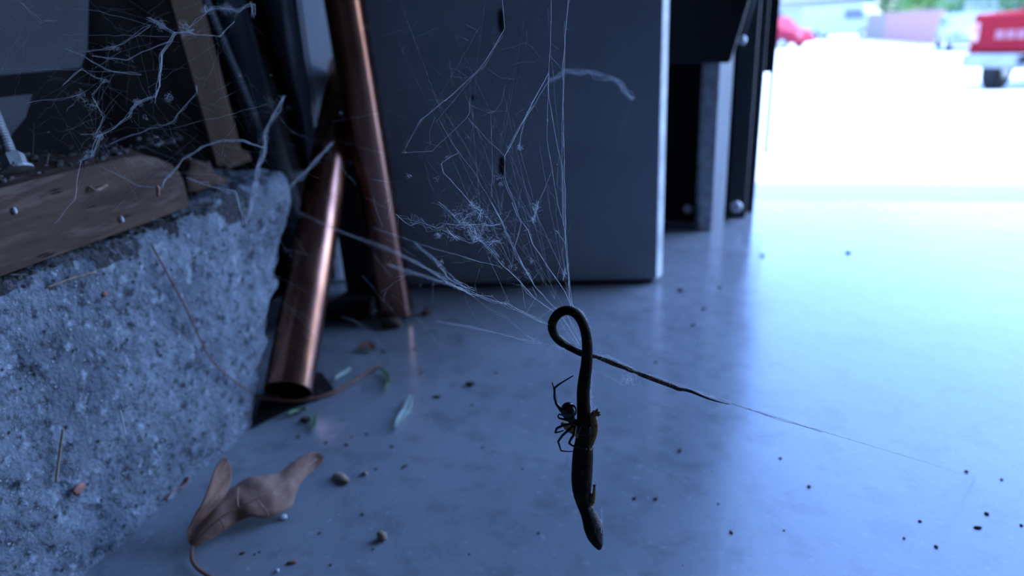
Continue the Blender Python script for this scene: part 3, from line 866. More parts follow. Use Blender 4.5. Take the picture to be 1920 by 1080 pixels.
# jaw and brow bulges
for px, py, r, dy in ((1122, 1000, 9, -.001), (1121, 984, 9.5, 0), (1106, 990, 9, -.0015)):
    q = lz(px, py, dy); b.ball(q, r * depth(q) / F, 14, 10)
org = lz(1124, 1029)
liz = remesh(b, 'lizard', 0.00030, [M['lizard'], M['tail'], M['limb'], M['redlimb'], M['throat']], smooth_it=2, origin=org)
lizlab = 'dead dark lizard hanging head down in silk with looped tail'
tag(liz, lizlab, 'lizard')
tail_x = lz(1112, 668, .011).x
for f in liz.data.polygons:
    c = f.center + org
    f.use_smooth = True
    if c.x > tail_x and c.y > LY + 0.005 and c.z > lz(1300, 770, .011).z:
        f.material_index = 1
        continue
    for key, cap in limbs:
        if any((c - q).length < r * 1.15 + .0002 for q, r in cap[2 if key == 2 else 0:]):
            f.material_index = key
            break
    else:
        if lz(1106, 1012).z < c.z < lz(1110, 945).z and (c.x - lz(1112, 975).x) > (lz(1112, 975).z - c.z) * 0.28 + 0.0005:
            f.material_index = 4
for px, py in ((1111, 1003), (1127, 998)):
    q = lz(px, py, -0.0030 if px < 1120 else 0.0)
    b = MB(); b.ball(q, 0.0006, 12, 8); b.build('eye', M['eye'], parent=liz, smooth=True)

# ------------------------------------------------------------------ black spider
SY = -0.004
def sz(px, py, dy=0.0): return on_y(px, py, LY + SY + dy)
b = MB()
q = sz(1066, 770); s = depth(q) / F
b.ball(q, (15.2 * s, 15 * s, 16.5 * s), 24, 18)
b.ball(sz(1070, 785), (8 * s, 8 * s, 8 * s), 14, 10)
b.ball(sz(1077, 793), (9 * s, 8 * s, 8 * s), 16, 12)
b.ball(sz(1083, 800), (4.5 * s, 4 * s, 4.5 * s), 12, 8)
b.ball(sz(1061, 784.5), (3 * s, 3 * s, 3 * s), 10, 8)
legs = [[(1073,790,0,3),(1052,770,-.002,3.4),(1043,757,-.002,2.8),(1039.5,744,-.002,2.4),(1040,727,-.002,2.3),(1049,720,-.002,1.8),(1062,712,-.002,1.5),(1075,704.5,-.002,1.1)],
        [(1073,791,0,3),(1054,771,.002,3.2),(1044,759,.002,2.6),(1040.5,740,.002,2.2),(1038,726,.002,1.7),(1035,717,.002,1.1)],
        [(1072,790,0,2.4),(1056,786,-.002,2.2),(1048,784,-.002,1.7),(1046,780,-.002,1.5),(1049,776,-.002,1.3),(1053,779,-.001,1.1)],
        [(1074,794,0,2.6),(1055,798,-.003,2.6),(1044,803,-.003,2.4),(1040.5,811.5,-.003,1.8),(1048,810,-.003,1.4),(1057,807,-.002,1.1)],
        [(1076,797,-.001,3),(1064,808,-.004,2.7),(1054,817,-.004,2.4),(1046.5,828,-.004,2.2),(1049,836,-.004,1.9),(1052,845,-.003,1.7),(1062,846.5,-.002,1.3),(1074,846.5,-.001,1.1)],
        [(1079,797,-.001,3),(1076,815,-.004,2.6),(1070,824,-.005,2.4),(1067,831,-.005,2.3),(1074,836,-.005,2.0),(1087,839,-.0065,1.5),(1100,843,-.0065,1.5)],
        [(1081,795,-.001,2.4),(1087,802,-.004,1.9),(1083,813,-.0055,1.6),(1092,815,-.0065,1.4),(1104.5,816.5,-.0065,1.3)],
        [(1081,793,0,2.4),(1092,797,-.0045,1.7),(1106,802,-.0065,1.5),(1104.5,815,-.0065,1.2)]]
for L in legs:
    pp = []
    for (a0, a1) in zip(L, L[1:]):
        for k in range(4):
            f = k / 4
            pp.append(tuple(u + (v - u) * f for u, v in zip(a0, a1)))
    pp.append(L[-1])
    Q = [sz(x, y, dy) for x, y, dy, r in pp]
    b.tube(Q, [r * s for x, y, dy, r in pp], 8)
spd = remesh(b, 'spider', 0.00013, [M['spider']], smooth_it=1, origin=sz(1074, 847))
tag(spd, 'glossy black spider clinging to the lizard with long bent legs', 'spider')
for f in spd.data.polygons: f.use_smooth = True

# ------------------------------------------------------------------ cobwebs
wr = random.Random(21)
def jitter_path(P, amp, step=0.004):
    out = [P[0]]
    for a, c in zip(P, P[1:]):
        n = max(1, min(24, int((c - a).length / step)))
        for k in range(1, n + 1):
            p = a.lerp(c, k / n)
            if k < n or c is not P[-1]:
                p = p + Vector((wr.gauss(0, 1), wr.gauss(0, 1), wr.gauss(0, 1))) * amp
            out.append(p)
    return out
def strand(b, pts, r, n=1, spread=0.0, amp=0.00015, fuzz=0, fl=0.003, fr=.45):
    P = [at(x, y, d) for x, y, d in pts]
    for k in range(n):
        off = [Vector((wr.gauss(0, 1), wr.gauss(0, 1), wr.gauss(0, 1))) * spread for _ in P]
        J = jitter_path([p + o for p, o in zip(P, off)], amp * (1 if k == 0 else 1.6))
        b.tube(J, r * (1 if k == 0 else 0.7), 4, cap=False)
    for _ in range(fuzz):
        i = wr.randrange(len(P) - 1)
        p = P[i].lerp(P[i+1], wr.random())
        d = Vector((wr.gauss(0, 1), wr.gauss(0, 1), wr.gauss(0, 1))).normalized() * fl * wr.uniform(.4, 1.4)
        b.tube([p, p + d * .5 + Vector((wr.gauss(0, .0004), 0, wr.gauss(0, .0004))), p + d], r * fr, 3, cap=False)
def tuft(b, px, py, d, size, k, r):
    c = at(px, py, d); s = size * d / F
    for _ in range(max(4, int(k * .6))):
        p = c + Vector((wr.gauss(0, .55), wr.gauss(0, .55), wr.gauss(0, .35))) * s
        pts = [p]
        dr = Vector((wr.gauss(0, 1), wr.gauss(0, 1), wr.gauss(0, 1))).normalized()
        for _ in range(5):
            dr = (dr + Vector((wr.gauss(0, .7), wr.gauss(0, .7), wr.gauss(0, .7)))).normalized()
            p = p + dr * s * .45 - (p - c) * .25
            pts.append(p)
        b.tube(pts, r, 3, cap=False)

r1, r2, r3 = 0.00008, 0.00005, 0.00003
def dn(d): return .288 + (d - .288) * .45 if d < .345 else d
def C5(*pp): return [(700 + x / 3.8575, 380 + y / 3.8575, dn(d)) for x, y, d in pp]
def C6(*pp): return [(700 + x / 3, 60 + y / 3, dn(d)) for x, y, d in pp]
def C1(*pp): return [(980 + x / 6.75, 540 + y / 6.75, d) for x, y, d in pp]
web = thing('cobweb', tuple(at(1070, 578, .285)), 'tangled cobweb holding up the lizard in front of the grey panel', 'cobweb')
def wpart(name, items, m=M['silk'], parent=None):
    b = MB()
    for f in items: f(b)
    return b.build(name, m, parent=parent or web)
main = [
    (C5((1450,762,.283),(1422,690,.284),(1405,440,.287),(1392,230,.29),(1388,0,.293)) + [(1057,250,.296),(1055,120,.30),(1066,0,.305),(1072,-60,.31)], r1, 2, .00012),
    ([(1074,575,.284),(1062,480,.288),(1056,400,.292),(1053,310,.294),(1041,255,.297),(1029,180,.30),(1028,145,.30)], r2, 1, 0),
    (C6((1000,-60,.305),(985,300,.30),(975,600,.296),(1005,780,.294),(1040,980,.29),(1075,1100,.288)) + [(1066,540,.285)], r2, 1, 0),
    (C6((1005,780,.294),(960,890,.296),(920,980,.297),(900,1050,.30)), r2, 1, 0),
    (C6((985,230,.30),(900,390,.303),(850,490,.305),(790,600,.308),(740,700,.31)), r1 * 1.2, 3, .00018),
    (C6((985,270,.30),(850,500,.303),(830,590,.304),(820,650,.304)), r2, 2, .0002),
    (C5((1430,745,.284),(1390,650,.286),(1280,490,.29),(1155,300,.296),(1120,200,.30),(1040,100,.303),(1000,0,.306)), r1, 2, .00015),
    (C5((1320,765,.285),(1170,610,.288),(1130,520,.291),(1040,380,.296),(930,150,.305),(860,0,.31)), r1, 3, .0003),
    (C5((1310,790,.286),(1170,690,.29),(1050,560,.296),(930,450,.303),(840,340,.31),(770,270,.315)), r1, 2, .0003),
    (C6((720,1060,.305),(580,810,.312),(440,620,.32),(370,490,.325)), r2, 1, 0),
    (C6((600,990,.315),(560,970,.316),(400,790,.322),(380,740,.324),(430,705,.324),(475,685,.325)), r1, 2, .0002),
    (C6((740,-20,.32),(620,190,.325),(450,350,.335),(260,500,.345),(180,650,.36)), r2, 2, .0002),
    (C6((730,20,.32),(540,280,.33),(350,510,.34)), r3, 1, 0),
    (C6((600,-30,.34),(470,200,.345),(310,470,.35)), r3, 1, 0),
    (C6((545,370,.33),(540,460,.33),(520,490,.33),(330,670,.335),(160,680,.345)), r2, 1, 0),
    (C6((530,480,.33),(640,600,.32),(740,700,.31)), r2, 1, 0),
    (C6((660,460,.315),(670,700,.313),(668,930,.312)), r3, 1, 0),
    (C6((740,700,.31),(740,830,.31),(790,960,.306),(830,1075,.303)) + C5((1020,330,.298),(1110,500,.292),(1160,590,.289)), r2, 2, .0002),
    (C6((1075,-60,.305),(1080,150,.30),(1062,480,.297),(1060,700,.295),(1080,1080,.288)), r3, 2, .0002),
    (C5((930,460,.303),(760,430,.32),(570,370,.35),(430,330,.39),(230,260,.45),(0,180,.52)), r2, 2, .0003),
    (C5((960,480,.302),(1060,570,.296),(1110,650,.293),(1170,690,.29)), r2, 2, .0003),
    (C5((1270,880,.288),(1200,850,.29),(1110,810,.292),(960,740,.300),(850,700,.312),(700,650,.335)), r1 * 1.1, 5, .0006),
    (C5((700,650,.335),(560,540,.37),(490,460,.40),(420,390,.43),(300,300,.48)), r1 * 1.2, 4, .0010),
    (C5((700,650,.335),(500,545,.40),(300,430,.47),(150,350,.55),(0,300,.60)) + [(640,435,.62),(560,400,.64)], r1 * 1.5, 5, .0012),
    (C5((700,650,.335),(500,590,.40),(280,510,.48),(100,450,.58)), r1 * 1.2, 4, .0010),
    (C5((700,660,.335),(860,780,.32),(960,830,.31),(1100,950,.30),(1200,1020,.293),(1330,1045,.288)), r3, 2, .0003),
    (C5((1380,1050,.287),(1300,1040,.289),(1150,1000,.305),(920,950,.34),(700,900,.40),(450,860,.50)), r2 * 1.3, 3, .0005),
    (C5((1100,960,.30),(1180,1000,.295),(1230,1030,.29)), r2, 3, .0004),
    (C5((830,390,.315),(900,540,.307),(960,680,.302),(990,740,.298)), r3, 1, 0),
    (C5((1110,790,.292),(1180,680,.29),(1150,610,.29)), r2, 1, 0),
    (C5((1100,760,.293),(1080,620,.296),(1050,540,.298)), r3, 1, 0),
    (C5((1210,830,.289),(1290,770,.286)), r3, 1, 0),
    (C5((1370,740,.286),(1280,590,.29),(1200,440,.295),(1130,400,.30)), r3, 1, 0),
    (C5((1390,300,.291),(1340,220,.30),(1300,190,.302)), r2, 1, 0),
    (C5((1370,570,.287),(1390,480,.287),(1410,440,.287)), r2, 3, .0004),
    (C5((770,270,.315),(700,290,.32),(600,240,.33),(520,200,.335)), r2, 2, .0004),
    (C5((990,60,.306),(960,110,.305),(930,150,.305)), r2, 1, 0),
    (C5((760,700,.34),(735,590,.34),(770,480,.335)), r3, 1, 0),
    (C1((420,250,.284),(500,370,.286),(600,520,.287),(720,730,.289)), r1, 2, .0002),
    (C1((560,350,.286),(650,520,.287),(735,680,.288)), r2, 2, .0003),
    (C1((450,400,.288),(560,560,.288),(700,720,.289)), r3, 3, .0004),
    (C1((600,390,.286),(700,560,.287),(740,660,.288)), r3, 2, .0003),
]
for pts, r, n, s_ in main:
    b = MB(); strand(b, pts, r, n, s_, amp=0.00012, fuzz=4 * n, fl=0.0022)
    b.build('strand', M['silk'], parent=web)
# anchor threads running on up to the panel, and back to the dust string
for p, q in ((at(1072, -60, .31), PM @ Vector((Lp - .04, -.0005, .82))), (C6((1000, -60, .305))[0], PM @ Vector((Lp - .10, -.0005, .78))), (C6((740, -20, .32))[0], PM @ Vector((.14, -.0005, .60)))):
    if isinstance(p, tuple): p = at(*p)
    b = MB(); b.tube(jitter_path([p, q], .00005, .02), r2, 4, cap=False); b.build('strand', M['silk'], parent=web)
b = MB(); strand(b, [(1029, 140, .296), (1030, 150, .47)], r3, 1, 0); b.build('strand', M['silk'], parent=web)
b = MB(); b.tube(jitter_path([at(1186, 186, .47), PM @ Vector((Lp - .06, -.0005, .14))], .00005, .02), r3, 4, cap=False); b.build('strand', M['silk'], parent=web)
# the dusty tangle in the middle, tufts and specks
b = MB()
tang = [C5((160,90,.335),(240,120,.33),(290,160,.33),(340,135,.325),(400,165,.325),(460,190,.322),(520,165,.32),(600,175,.32),(700,170,.318),(790,165,.315),(870,165,.312),(930,150,.306)),
        C5((470,0,.325),(570,75,.322),(580,105,.322),(640,145,.32),(690,160,.318)),
        C5((700,0,.318),(745,40,.317),(690,80,.318),(640,130,.32)), C5((745,40,.317),(775,60,.317),(775,120,.317)),
        C5((770,270,.315),(740,210,.316),(700,170,.318)), C5((830,290,.314),(870,270,.313),(930,275,.312)),
        C5((780,270,.315),(830,330,.312),(900,400,.308)), C5((520,190,.322),(570,230,.322),(610,260,.322)), C5((1185,0,.30),(1185,50,.30),(1155,120,.302),(1160,140,.302))]
for p in tang:
    strand(b, p, r2 * 1.3, 4, .0007, amp=0.0005, fuzz=26, fl=0.004)
for px, py, size, k in ((892,446,9,40),(888,438,14,30),(820,438,9,26),(822,440,5,16),(905,420,16,22),(870,418,18,22),(947,440,7,14),(940,498,8,14),(860,400,12,12),(960,502,8,18),(985,510,9,18),(1003,390,6,14),(1000,412,5,14),
                        (975,276,7,22),(1045,435,5,10),(995,490,6,10),(828,490,5,14),(826,500,6,14),(1058,510,8,14),(1090,590,8,30),(1098,600,6,22),(1075,577,7,20),(938,345,6,14),(933,330,8,14),(842,296,5,12),(765,330,6,14),(820,335,7,12),(885,382,6,12),(1057,240,4,8),(1028,225,3,8),(880,256,4,8),(760,285,4,8),(788,227,3,8)):
    tuft(b, px, py, .291 + (1075 - px) * .00005 if px < 1090 else .287, size, k, r3)
b.build('dusty_tangle', M['silk'], parent=web)['kind'] = 'stuff'
# faint random threads
b = MB()
anch = [(1070,575,.284),(1060,520,.286),(1010,490,.295),(960,500,.30),(905,440,.312),(850,420,.32),(1040,560,.287),(940,400,.306),(1000,415,.30),(880,300,.325)]
for i in range(46):
    a = anch[wr.randrange(len(anch))]
    x, y = wr.uniform(740, 1080), 480 - 500 * abs(wr.gauss(0, .45))
    c = (x, y, .30 + (1080 - x) * .00022 + wr.uniform(-.01, .03))
    m_ = tuple((u + v) / 2 + (wr.gauss(0, 6) if k < 2 else 0) for k, (u, v) in enumerate(zip(a, c)))
    strand(b, [a, m_, c], 0.000016, 1, 0, amp=0.00012)
for i in range(70):
    x, y = wr.uniform(700, 1060), wr.uniform(40, 560)
    d = .30 + (1080 - x) * .0002 + wr.uniform(0, .03)
    an, L = wr.uniform(0, 6.28), wr.uniform(15, 60)
    strand(b, [(x, y, d), (x + math.cos(an) * L * .5 + wr.gauss(0, 3), y + math.sin(an) * L * .5 + wr.gauss(0, 3), d), (x + math.cos(an) * L, y + math.sin(an) * L, d + wr.uniform(-.01, .01))], 0.000028, 1, 0, amp=0.0002)
for i in range(150):
    x, y = wr.uniform(700, 1075), wr.uniform(20, 560)
    p = at(x, y, .30 + (1080 - x) * .0002 + wr.uniform(0, .03)); b.ball(p, wr.uniform(.00007, .00017), 5, 4)
b.build('fine_threads', M['silk'], parent=web)['kind'] = 'stuff'
# blurred arching dust string hanging before the panel
b = MB()
strand(b, [(1030,150,.47),(1060,137,.47),(1100,134,.47),(1130,145,.47),(1152,148,.47),(1170,168,.47),(1186,186,.47)], 0.00018, 5, .0010, amp=.0006, fuzz=30, fl=.004)
b.build('dust_string', M['dustsilk'], parent=web)
# silk wrapped on the tail and body
b = MB()
TD = depth(lz(1240, 715, .011))
strand(b, [(1116,664,.287),(1150,673,.287),(1184,690,.287),(1230,708,.288),(1272,721,.288),(1330,742,.289),(1370,756,.29)], r2, 5, .00022, amp=.0002, fuzz=22, fl=.0022)
strand(b, [(1120,666,.290),(1140,667,.2905),(1165,679,.291),(1186,690,.2915)], r2, 4, .0003, amp=.0003, fuzz=14, fl=.002)
strand(b, [(1112,695,.292),(1130,700,.293),(1150,712,.294),(1165,720,.295)], r3, 3, .0003, amp=.0003, fuzz=10, fl=.002)
b.build('tail_silk', M['silk'], parent=web)['kind'] = 'stuff'; b = MB()
tuft(b, 1178, 712, .294, 14, 40, .00003)
tuft(b, 1168, 712, .294, 9, 20, .00003)
strand(b, [(1084,578,.287),(1092,586,.288),(1100,602,.289),(1103,618,.290)], r2, 5, .0003, amp=.0003, fuzz=20, fl=.002)
strand(b, [(1049,628,.288),(1062,640,.289),(1078,650,.29),(1090,655,.291)], r2, 5, .0002, amp=.0002, fuzz=8, fl=.0015)
for y0, y1, x0 in ((690, 760, 1109), (730, 775, 1107), (950, 1000, 1127)):
    strand(b, [(x0, y0, .296), (x0 + 1, (y0 + y1) / 2, .298), (x0 + 1, y1, .30)], r3, 3, .0003, amp=.0002, fuzz=26, fl=.0016)
tuft(b, 1114, 770, .299, 8, 26, .00003)
b.build('body_silk', M['silk'], parent=web)['kind'] = 'stuff'
# guy line from the tail tip down to the floor
e = on_z(1830, 897, .0005)
b = MB()
strand(b, [(1300,734,.2895),(1368,756,.291),(1430,776,.296),(1520,802,.306),(1640,838,.33),(1740,868,.37),(1828,896,depth(e))], .00016, 1, 0, amp=.00003)
strand(b, [(1330,742,.290),(1400,765,.2925),(1460,785,.299),(1540,809,.308)], .00012, 5, .0003, amp=.00003)
b.build('guy_line', M['silk'], parent=web)

# the second web, over the sill
web2 = thing('cobweb', tuple(on_z(150, 300, .24)), 'dusty ragged cobweb strung above the timber sill and lath', 'cobweb')
def C0(D, *pp): return [(x / 4, y / 4, D - .035 - (D - .37) * .5) for x, y in pp]
def C9(D, *pp): return [(x / 2.634, 150 + y / 2.634, D - (.035 if D < .43 else 0)) for x, y in pp]
left = [
    (C0(.37, (1450,220),(1410,240),(1310,250),(1280,310),(1210,400),(1205,520),(1190,640),(1165,720),(1030,770),(960,870),(850,960),(730,1030)), .00014, 5, .0006, 90, .0035),
    (C0(.37, (1165,720),(1165,775)), .0001, 2, .0002, 6, .002),
    (C0(.37, (1120,140),(1170,160),(1220,200),(1310,250)), .00012, 5, .0010, 40, .004),
    (C0(.39, (1410,240),(1480,255),(1560,260),(1650,270),(1760,160)), .00009, 2, .0003, 8, .003),
    (C0(.42, (1540,40),(1545,90),(1600,60),(1700,60),(1730,75),(1780,85),(1850,40),(1900,30),(1905,120)), .00016, 6, .0011, 80, .004),
    (C0(.40, (1470,640),(1470,700),(1340,860),(1300,910),(1120,970),(920,1040),(820,1080)), .00012, 3, .0004, 24, .003),
    (C0(.38, (1280,310),(1060,390),(960,450),(870,440),(690,420)), .00007, 2, .0003, 10, .003),
    (C0(.38, (1130,190),(920,330),(830,360),(650,390)), .00007, 2, .0004, 14, .003),
    (C0(.37, (620,510),(560,560),(470,640)), .00008, 2, .0002, 4, .002),
    (C0(.38, (620,520),(700,570),(790,600),(690,720)), .00006, 2, .0004, 14, .003),
    (C0(.39, (1550,100),(1480,150),(1410,220)), .00006, 2, .0003, 6, .003),
    (C0(.38, (200,770),(340,750),(480,735),(600,710)), .00006, 2, .0003, 10, .003),
    (C0(.38, (0,520),(500,520),(1020,550)), .00004, 1, 0, 0, .001),
    (C0(.38, (490,370),(620,420),(800,530),(1060,560)), .00007, 2, .0005, 8, .003),
    (C0(.38, (480,260),(800,265),(1270,275)), .00004, 1, 0, 0, .001),
    (C0(.38, (520,60),(760,90),(1130,190)), .00004, 1, 0, 0, .001),
    (C0(.37, (150,10),(230,90),(300,150),(420,150)), .00007, 2, .0003, 6, .003),
    (C0(.38, (600,1010),(720,1000),(780,880),(690,720)), .00005, 2, .0005, 12, .004),
    (C0(.42, (2000,780),(1700,870),(1500,910),(1300,960)), .00005, 1, 0, 0, .002),
    (C9(.41, (490,420),(560,460),(680,520),(780,530)), .00018, 3, .0004, 10, .002),
    (C9(.42, (800,530),(810,490),(830,470),(870,440),(910,390),(1000,330),(1100,300),(1200,300),(1300,330)), .00038, 4, .0005, 14, .003),
    (C9(.46, (1400,80),(1370,150),(1330,220),(1300,270),(1310,340),(1280,430),(1240,600),(1210,710)), .00030, 6, .0014, 70, .005),
    (C9(.50, (1640,310),(1560,400),(1500,460),(1400,560),(1300,660),(1210,740)), .00030, 6, .0016, 60, .006),
    (C9(.37, (440,380),(400,400),(380,500),(370,590),(330,640),(270,710)), .00007, 1, 0, 6, .002),
    (C9(.37, (390,400),(450,370),(490,270)), .00012, 5, .0010, 30, .004),
    (C9(.42, (1210,710),(1160,560),(1050,530),(930,480)), .00020, 3, .0012, 20, .004),
]
for pts, r, n, s_, fz, fl in left:
    b = MB(); strand(b, pts, r * (.62 if r > .00009 else 1), n, s_ * .6, amp=0.00028, fuzz=int(fz * .6), fl=fl * .8, fr=.28)
    b.build('strand', M['dustsilk'] if r > .00009 else M['silk'], parent=web2)
b = MB()
for px, py, d, size, k in ((298,48,.37,10,30),(350,55,.38,16,50),(385,20,.42,8,30),(425,15,.42,12,40),(210,88,.38,9,24),(222,94,.38,5,12),(258,192,.37,9,34),(315,182,.38,9,34),(185,255,.37,9,40),(165,288,.37,9,30),(198,150,.38,7,20),(150,178,.38,10,24),(170,195,.38,12,24),
                           (495,260,.46,10,40),(560,330,.50,12,40),(272,220,.38,6,14),(450,140,.42,4,10),(508,140,.42,3,8),(516,94,.42,3,8),(640,210,.45,4,12),(690,50,.5,7,18),(294,258,.38,4,12)):
    tuft(b, px, py, d - (.037 if d < .43 else 0), size, k, .000028)
b.build('dust_tuft', M['dustsilk'], parent=web2)['kind'] = 'stuff'
b = MB()
for i in range(90):
    x, y = wr.uniform(40, 480), wr.uniform(-20, 300)
    an, L = wr.uniform(0, 3.14), wr.uniform(30, 200)
    d = wr.uniform(.33, .40)
    strand(b, [(x, y, d), (x + math.cos(an) * L * .5 + wr.gauss(0, 6), y + math.sin(an) * L * .5 + wr.gauss(0, 6), d), (x + math.cos(an) * L, y + math.sin(an) * L, d + wr.uniform(-.02, .02))], 0.000017, 1, 0, amp=.0003)
for i in range(60):
    x, y = wr.uniform(230, 760), wr.uniform(180, 620)
    an, L = wr.uniform(-.2, 1.0), wr.uniform(40, 140)
    d = wr.uniform(.42, .56)
    strand(b, [(x, y, d), (x + math.cos(an) * L, y + math.sin(an) * L, d + .01)], 0.00003, 1, 0, amp=.0003)
b.build('fine_threads', M['dustsilk'], parent=web2)['kind'] = 'stuff'
p = at(296, 358, .376)
b = MB(); b.ball(p, (.0011, .0011, .0036), 8, 6, M=Matrix.Rotation(.25, 3, 'Y'))
for i, v in enumerate(b.v): b.v[i] = v + Vector((noise.noise(v * 900), noise.noise(v * 800), 0)) * .0006
tag(b.build('red_flake', M['redcrumb'], smooth=True), 'little reddish flake hanging in the cobweb over the sill', 'flake')

# ------------------------------------------------------------------ outdoors
def frame(p, heading):
    """local frame: y forward, x right; heading clockwise from +Y"""
    return Matrix.Translation(p) @ Matrix.Rotation(-heading, 4, 'Z')
def wheel(t, Q, x, y, r, w):
    c = Q @ Vector((x, y, r))
    a = (Q.to_3x3() @ Vector((1, 0, 0))).normalized()
    b = MB()
    b.tube([c - a * w / 2, c - a * w * .42, c + a * w * .42, c + a * w / 2], [r * .90, r, r, r * .90], 28)
    o = b.build('wheel', M['tyre'], parent=t)
    b = MB(); b.tube([c - a * (w / 2 + .012), c - a * (w / 2 - .01), c + a * (w / 2 - .01), c + a * (w / 2 + .012)], [r * .42, r * .60, r * .60, r * .42], 24)
    b.build('hub', M['hub'], parent=o)

def pickup(p, heading, label):
    Q = frame(p, heading)
    t = thing('pickup_truck', tuple(p), label, 'truck')
    def part(name, m, boxes, bev=0.03):
        b = MB()
        for lo, hi in boxes: b.box(lo, hi, M=Q)
        return b.build(name, m, parent=t, bevel=bev)
    # rear bumper at y = 0, truck drives towards +y
    part('chassis', M['tyre'], [((-.45, .2, .42), (.45, 5.0, .60))])
    part('bed_side', M['red'], [((-.98, .12, .62), (-.86, 2.1, 1.30))], .05)
    part('bed_side', M['red'], [((.86, .12, .62), (.98, 2.1, 1.30))], .05)
    part('bed_floor', M['red'], [((-.86, .17, .66), (.86, 2.1, .74))])
    tg = part('tailgate', M['red'], [((-.84, .10, .70), (.84, .165, 1.28))], .03)
    b = MB(); x = -.60
    for wd in (.13, .12, .13, .11, .13, .12, .13):       # a row of letters too blurred to read
        b.box((x, .088, .90), (x + wd, .101, 1.04), M=Q); x += wd + .025
    b.build('lettering', M['lettering'], parent=tg, bevel=.01)
    b = MB(); b.box((-.16, .080, 1.12), (.16, .101, 1.19), M=Q); b.build('handle', M['tyre'], parent=tg, bevel=.01)
    for s in (-1, 1):
        b = MB(); b.box((s * .91 - .06, .085, .86), (s * .91 + .06, .125, 1.16), M=Q); b.build('tail_lamp', M['lamp'], parent=t, bevel=.015)
    bp = part('rear_bumper', M['chrome'], [((-.98, -.10, .46), (-.16, .08, .68)), ((.16, -.10, .46), (.98, .08, .68)), ((-.16, -.10, .46), (.16, .08, .52))], .03)
    b = MB(); b.box((-.16, -.02, .52), (.16, .08, .66), M=Q); b.build('plate_recess', M['tyre'], parent=bp)
    b = MB()
    b.prism([(2.15, .62), (2.15, 1.30), (2.35, 1.86), (3.35, 1.86), (3.85, 1.28), (5.1, 1.14), (5.2, .95), (5.2, .62)], 'x', -.96, .96, M=Q)
    b.build('cab', M['red'], parent=t, bevel=.06)
    b = MB(); b.prism([(2.17, 1.36), (2.32, 1.78), (2.36, 1.78), (2.20, 1.36)], 'x', -.72, .72, M=Q)
    for i in range(len(b.v)): b.v[i] = b.v[i] - (Q.to_3x3() @ Vector((0, .035, 0)))
    b.build('rear_window', M['glass'], parent=t)
    for s in (-1, 1):
        b = MB(); b.prism([(2.45, 1.34), (2.52, 1.76), (3.30, 1.76), (3.66, 1.34)], 'x', s * .955, s * .975, M=Q); b.build('side_window', M['glass'], parent=t)
    part('front_bumper', M['chrome'], [((-.98, 5.2, .45), (.98, 5.35, .68))])
    for x in (-.80, .80):
        wheel(t, Q, x, 1.05, .37, .27); wheel(t, Q, x, 4.25, .37, .27)
    return t
pw = on_ground(1863, 168)
hd = R(38)
# place so that the left rear wheel stands at pw
off = Matrix.Rotation(-hd, 3, 'Z') @ Vector((-.80, 1.05, 0))
pp = pw - off; pp.z = gz(pw.y) - 0.0
pickup(pp, hd, 'red pickup truck with pale bumper parked outside, seen from behind')

def car(name, p, heading, m, label, cat, prof, wins, half, wy, wr_):
    Q = frame(p, heading)
    t = thing(name, tuple(p), label, cat)
    b = MB()
    b.prism(prof, 'x', -half, half, M=Q)
    b.build('body', m, parent=t, bevel=.10)
    for w in wins:
        for s in (-1, 1):
            b = MB(); b.prism(w, 'x', s * (half - .01), s * (half + .012), M=Q); b.build('side_window', M['glass'], parent=t)
    b = MB()
    y1 = max(q[0] for q in prof)
    b.box((-half + .02, y1 - .06, .34), (half - .02, y1 + .06, .58), M=Q); b.build('bumper', m, parent=t, bevel=.04)
    for s in (-1, 1):
        b = MB(); b.box((s * half * .72 - .14, y1 - .05, .66), (s * half * .72 + .14, y1 + .015, .82), M=Q); b.build('head_lamp', M['chrome'], parent=t, bevel=.03)
    for y in wy:
        for s in (-1, 1): wheel(t, Q, s * (half - .08), y, wr_, .22)
    return t
VP = [(-2.3, .28), (-2.35, .8), (-2.25, 1.15), (-2.0, 1.72), (.55, 1.74), (1.35, 1.08), (2.15, .92), (2.35, .62), (2.3, .28)]
VW = [[(-1.9, 1.08), (-1.75, 1.6), (-.75, 1.62), (-.75, 1.08)], [(-.65, 1.08), (-.65, 1.62), (.48, 1.62), (1.08, 1.08)]]
SPF = [(-2.2, .26), (-2.25, .8), (-2.1, 1.02), (-1.3, 1.40), (.0, 1.44), (.85, 1.0), (1.95, .86), (2.2, .62), (2.15, .26)]
SW = [[(-1.5, 1.0), (-1.15, 1.32), (-.45, 1.34), (-.45, 1.0)], [(-.38, 1.0), (-.38, 1.34), (-.05, 1.34), (.55, 1.0)]]
TP = [(-2.7, .35), (-2.75, 2.2), (1.5, 2.3), (2.0, 1.35), (2.6, 1.15), (2.7, .7), (2.65, .35)]
TW = [[(.3, 1.35), (.3, 2.0), (1.4, 2.0), (1.72, 1.35)]]
q = on_ground(1466, 92)
hv = R(128)
pv = q - Matrix.Rotation(-hv, 3, 'Z') @ Vector((.9, 1.45, 0)); pv.z = gz(pv.y)
car('minivan', pv, hv, M['pinkred'], 'faded red minivan parked across the street by the white house', 'van', VP, VW, .92, (-1.45, 1.45), .33)
q = on_ground(1808, 92); car('sedan', q, R(188), M['silver'], 'pale silver sedan parked between the mauve fence and red pickup', 'car', SPF, SW, .87, (-1.35, 1.35), .31)
q = on_ground(1580, 74); car('panel_van', q, R(120), M['white'], 'white panel van parked in front of the white house', 'van', TP, TW, 1.0, (-1.7, 1.7), .36)

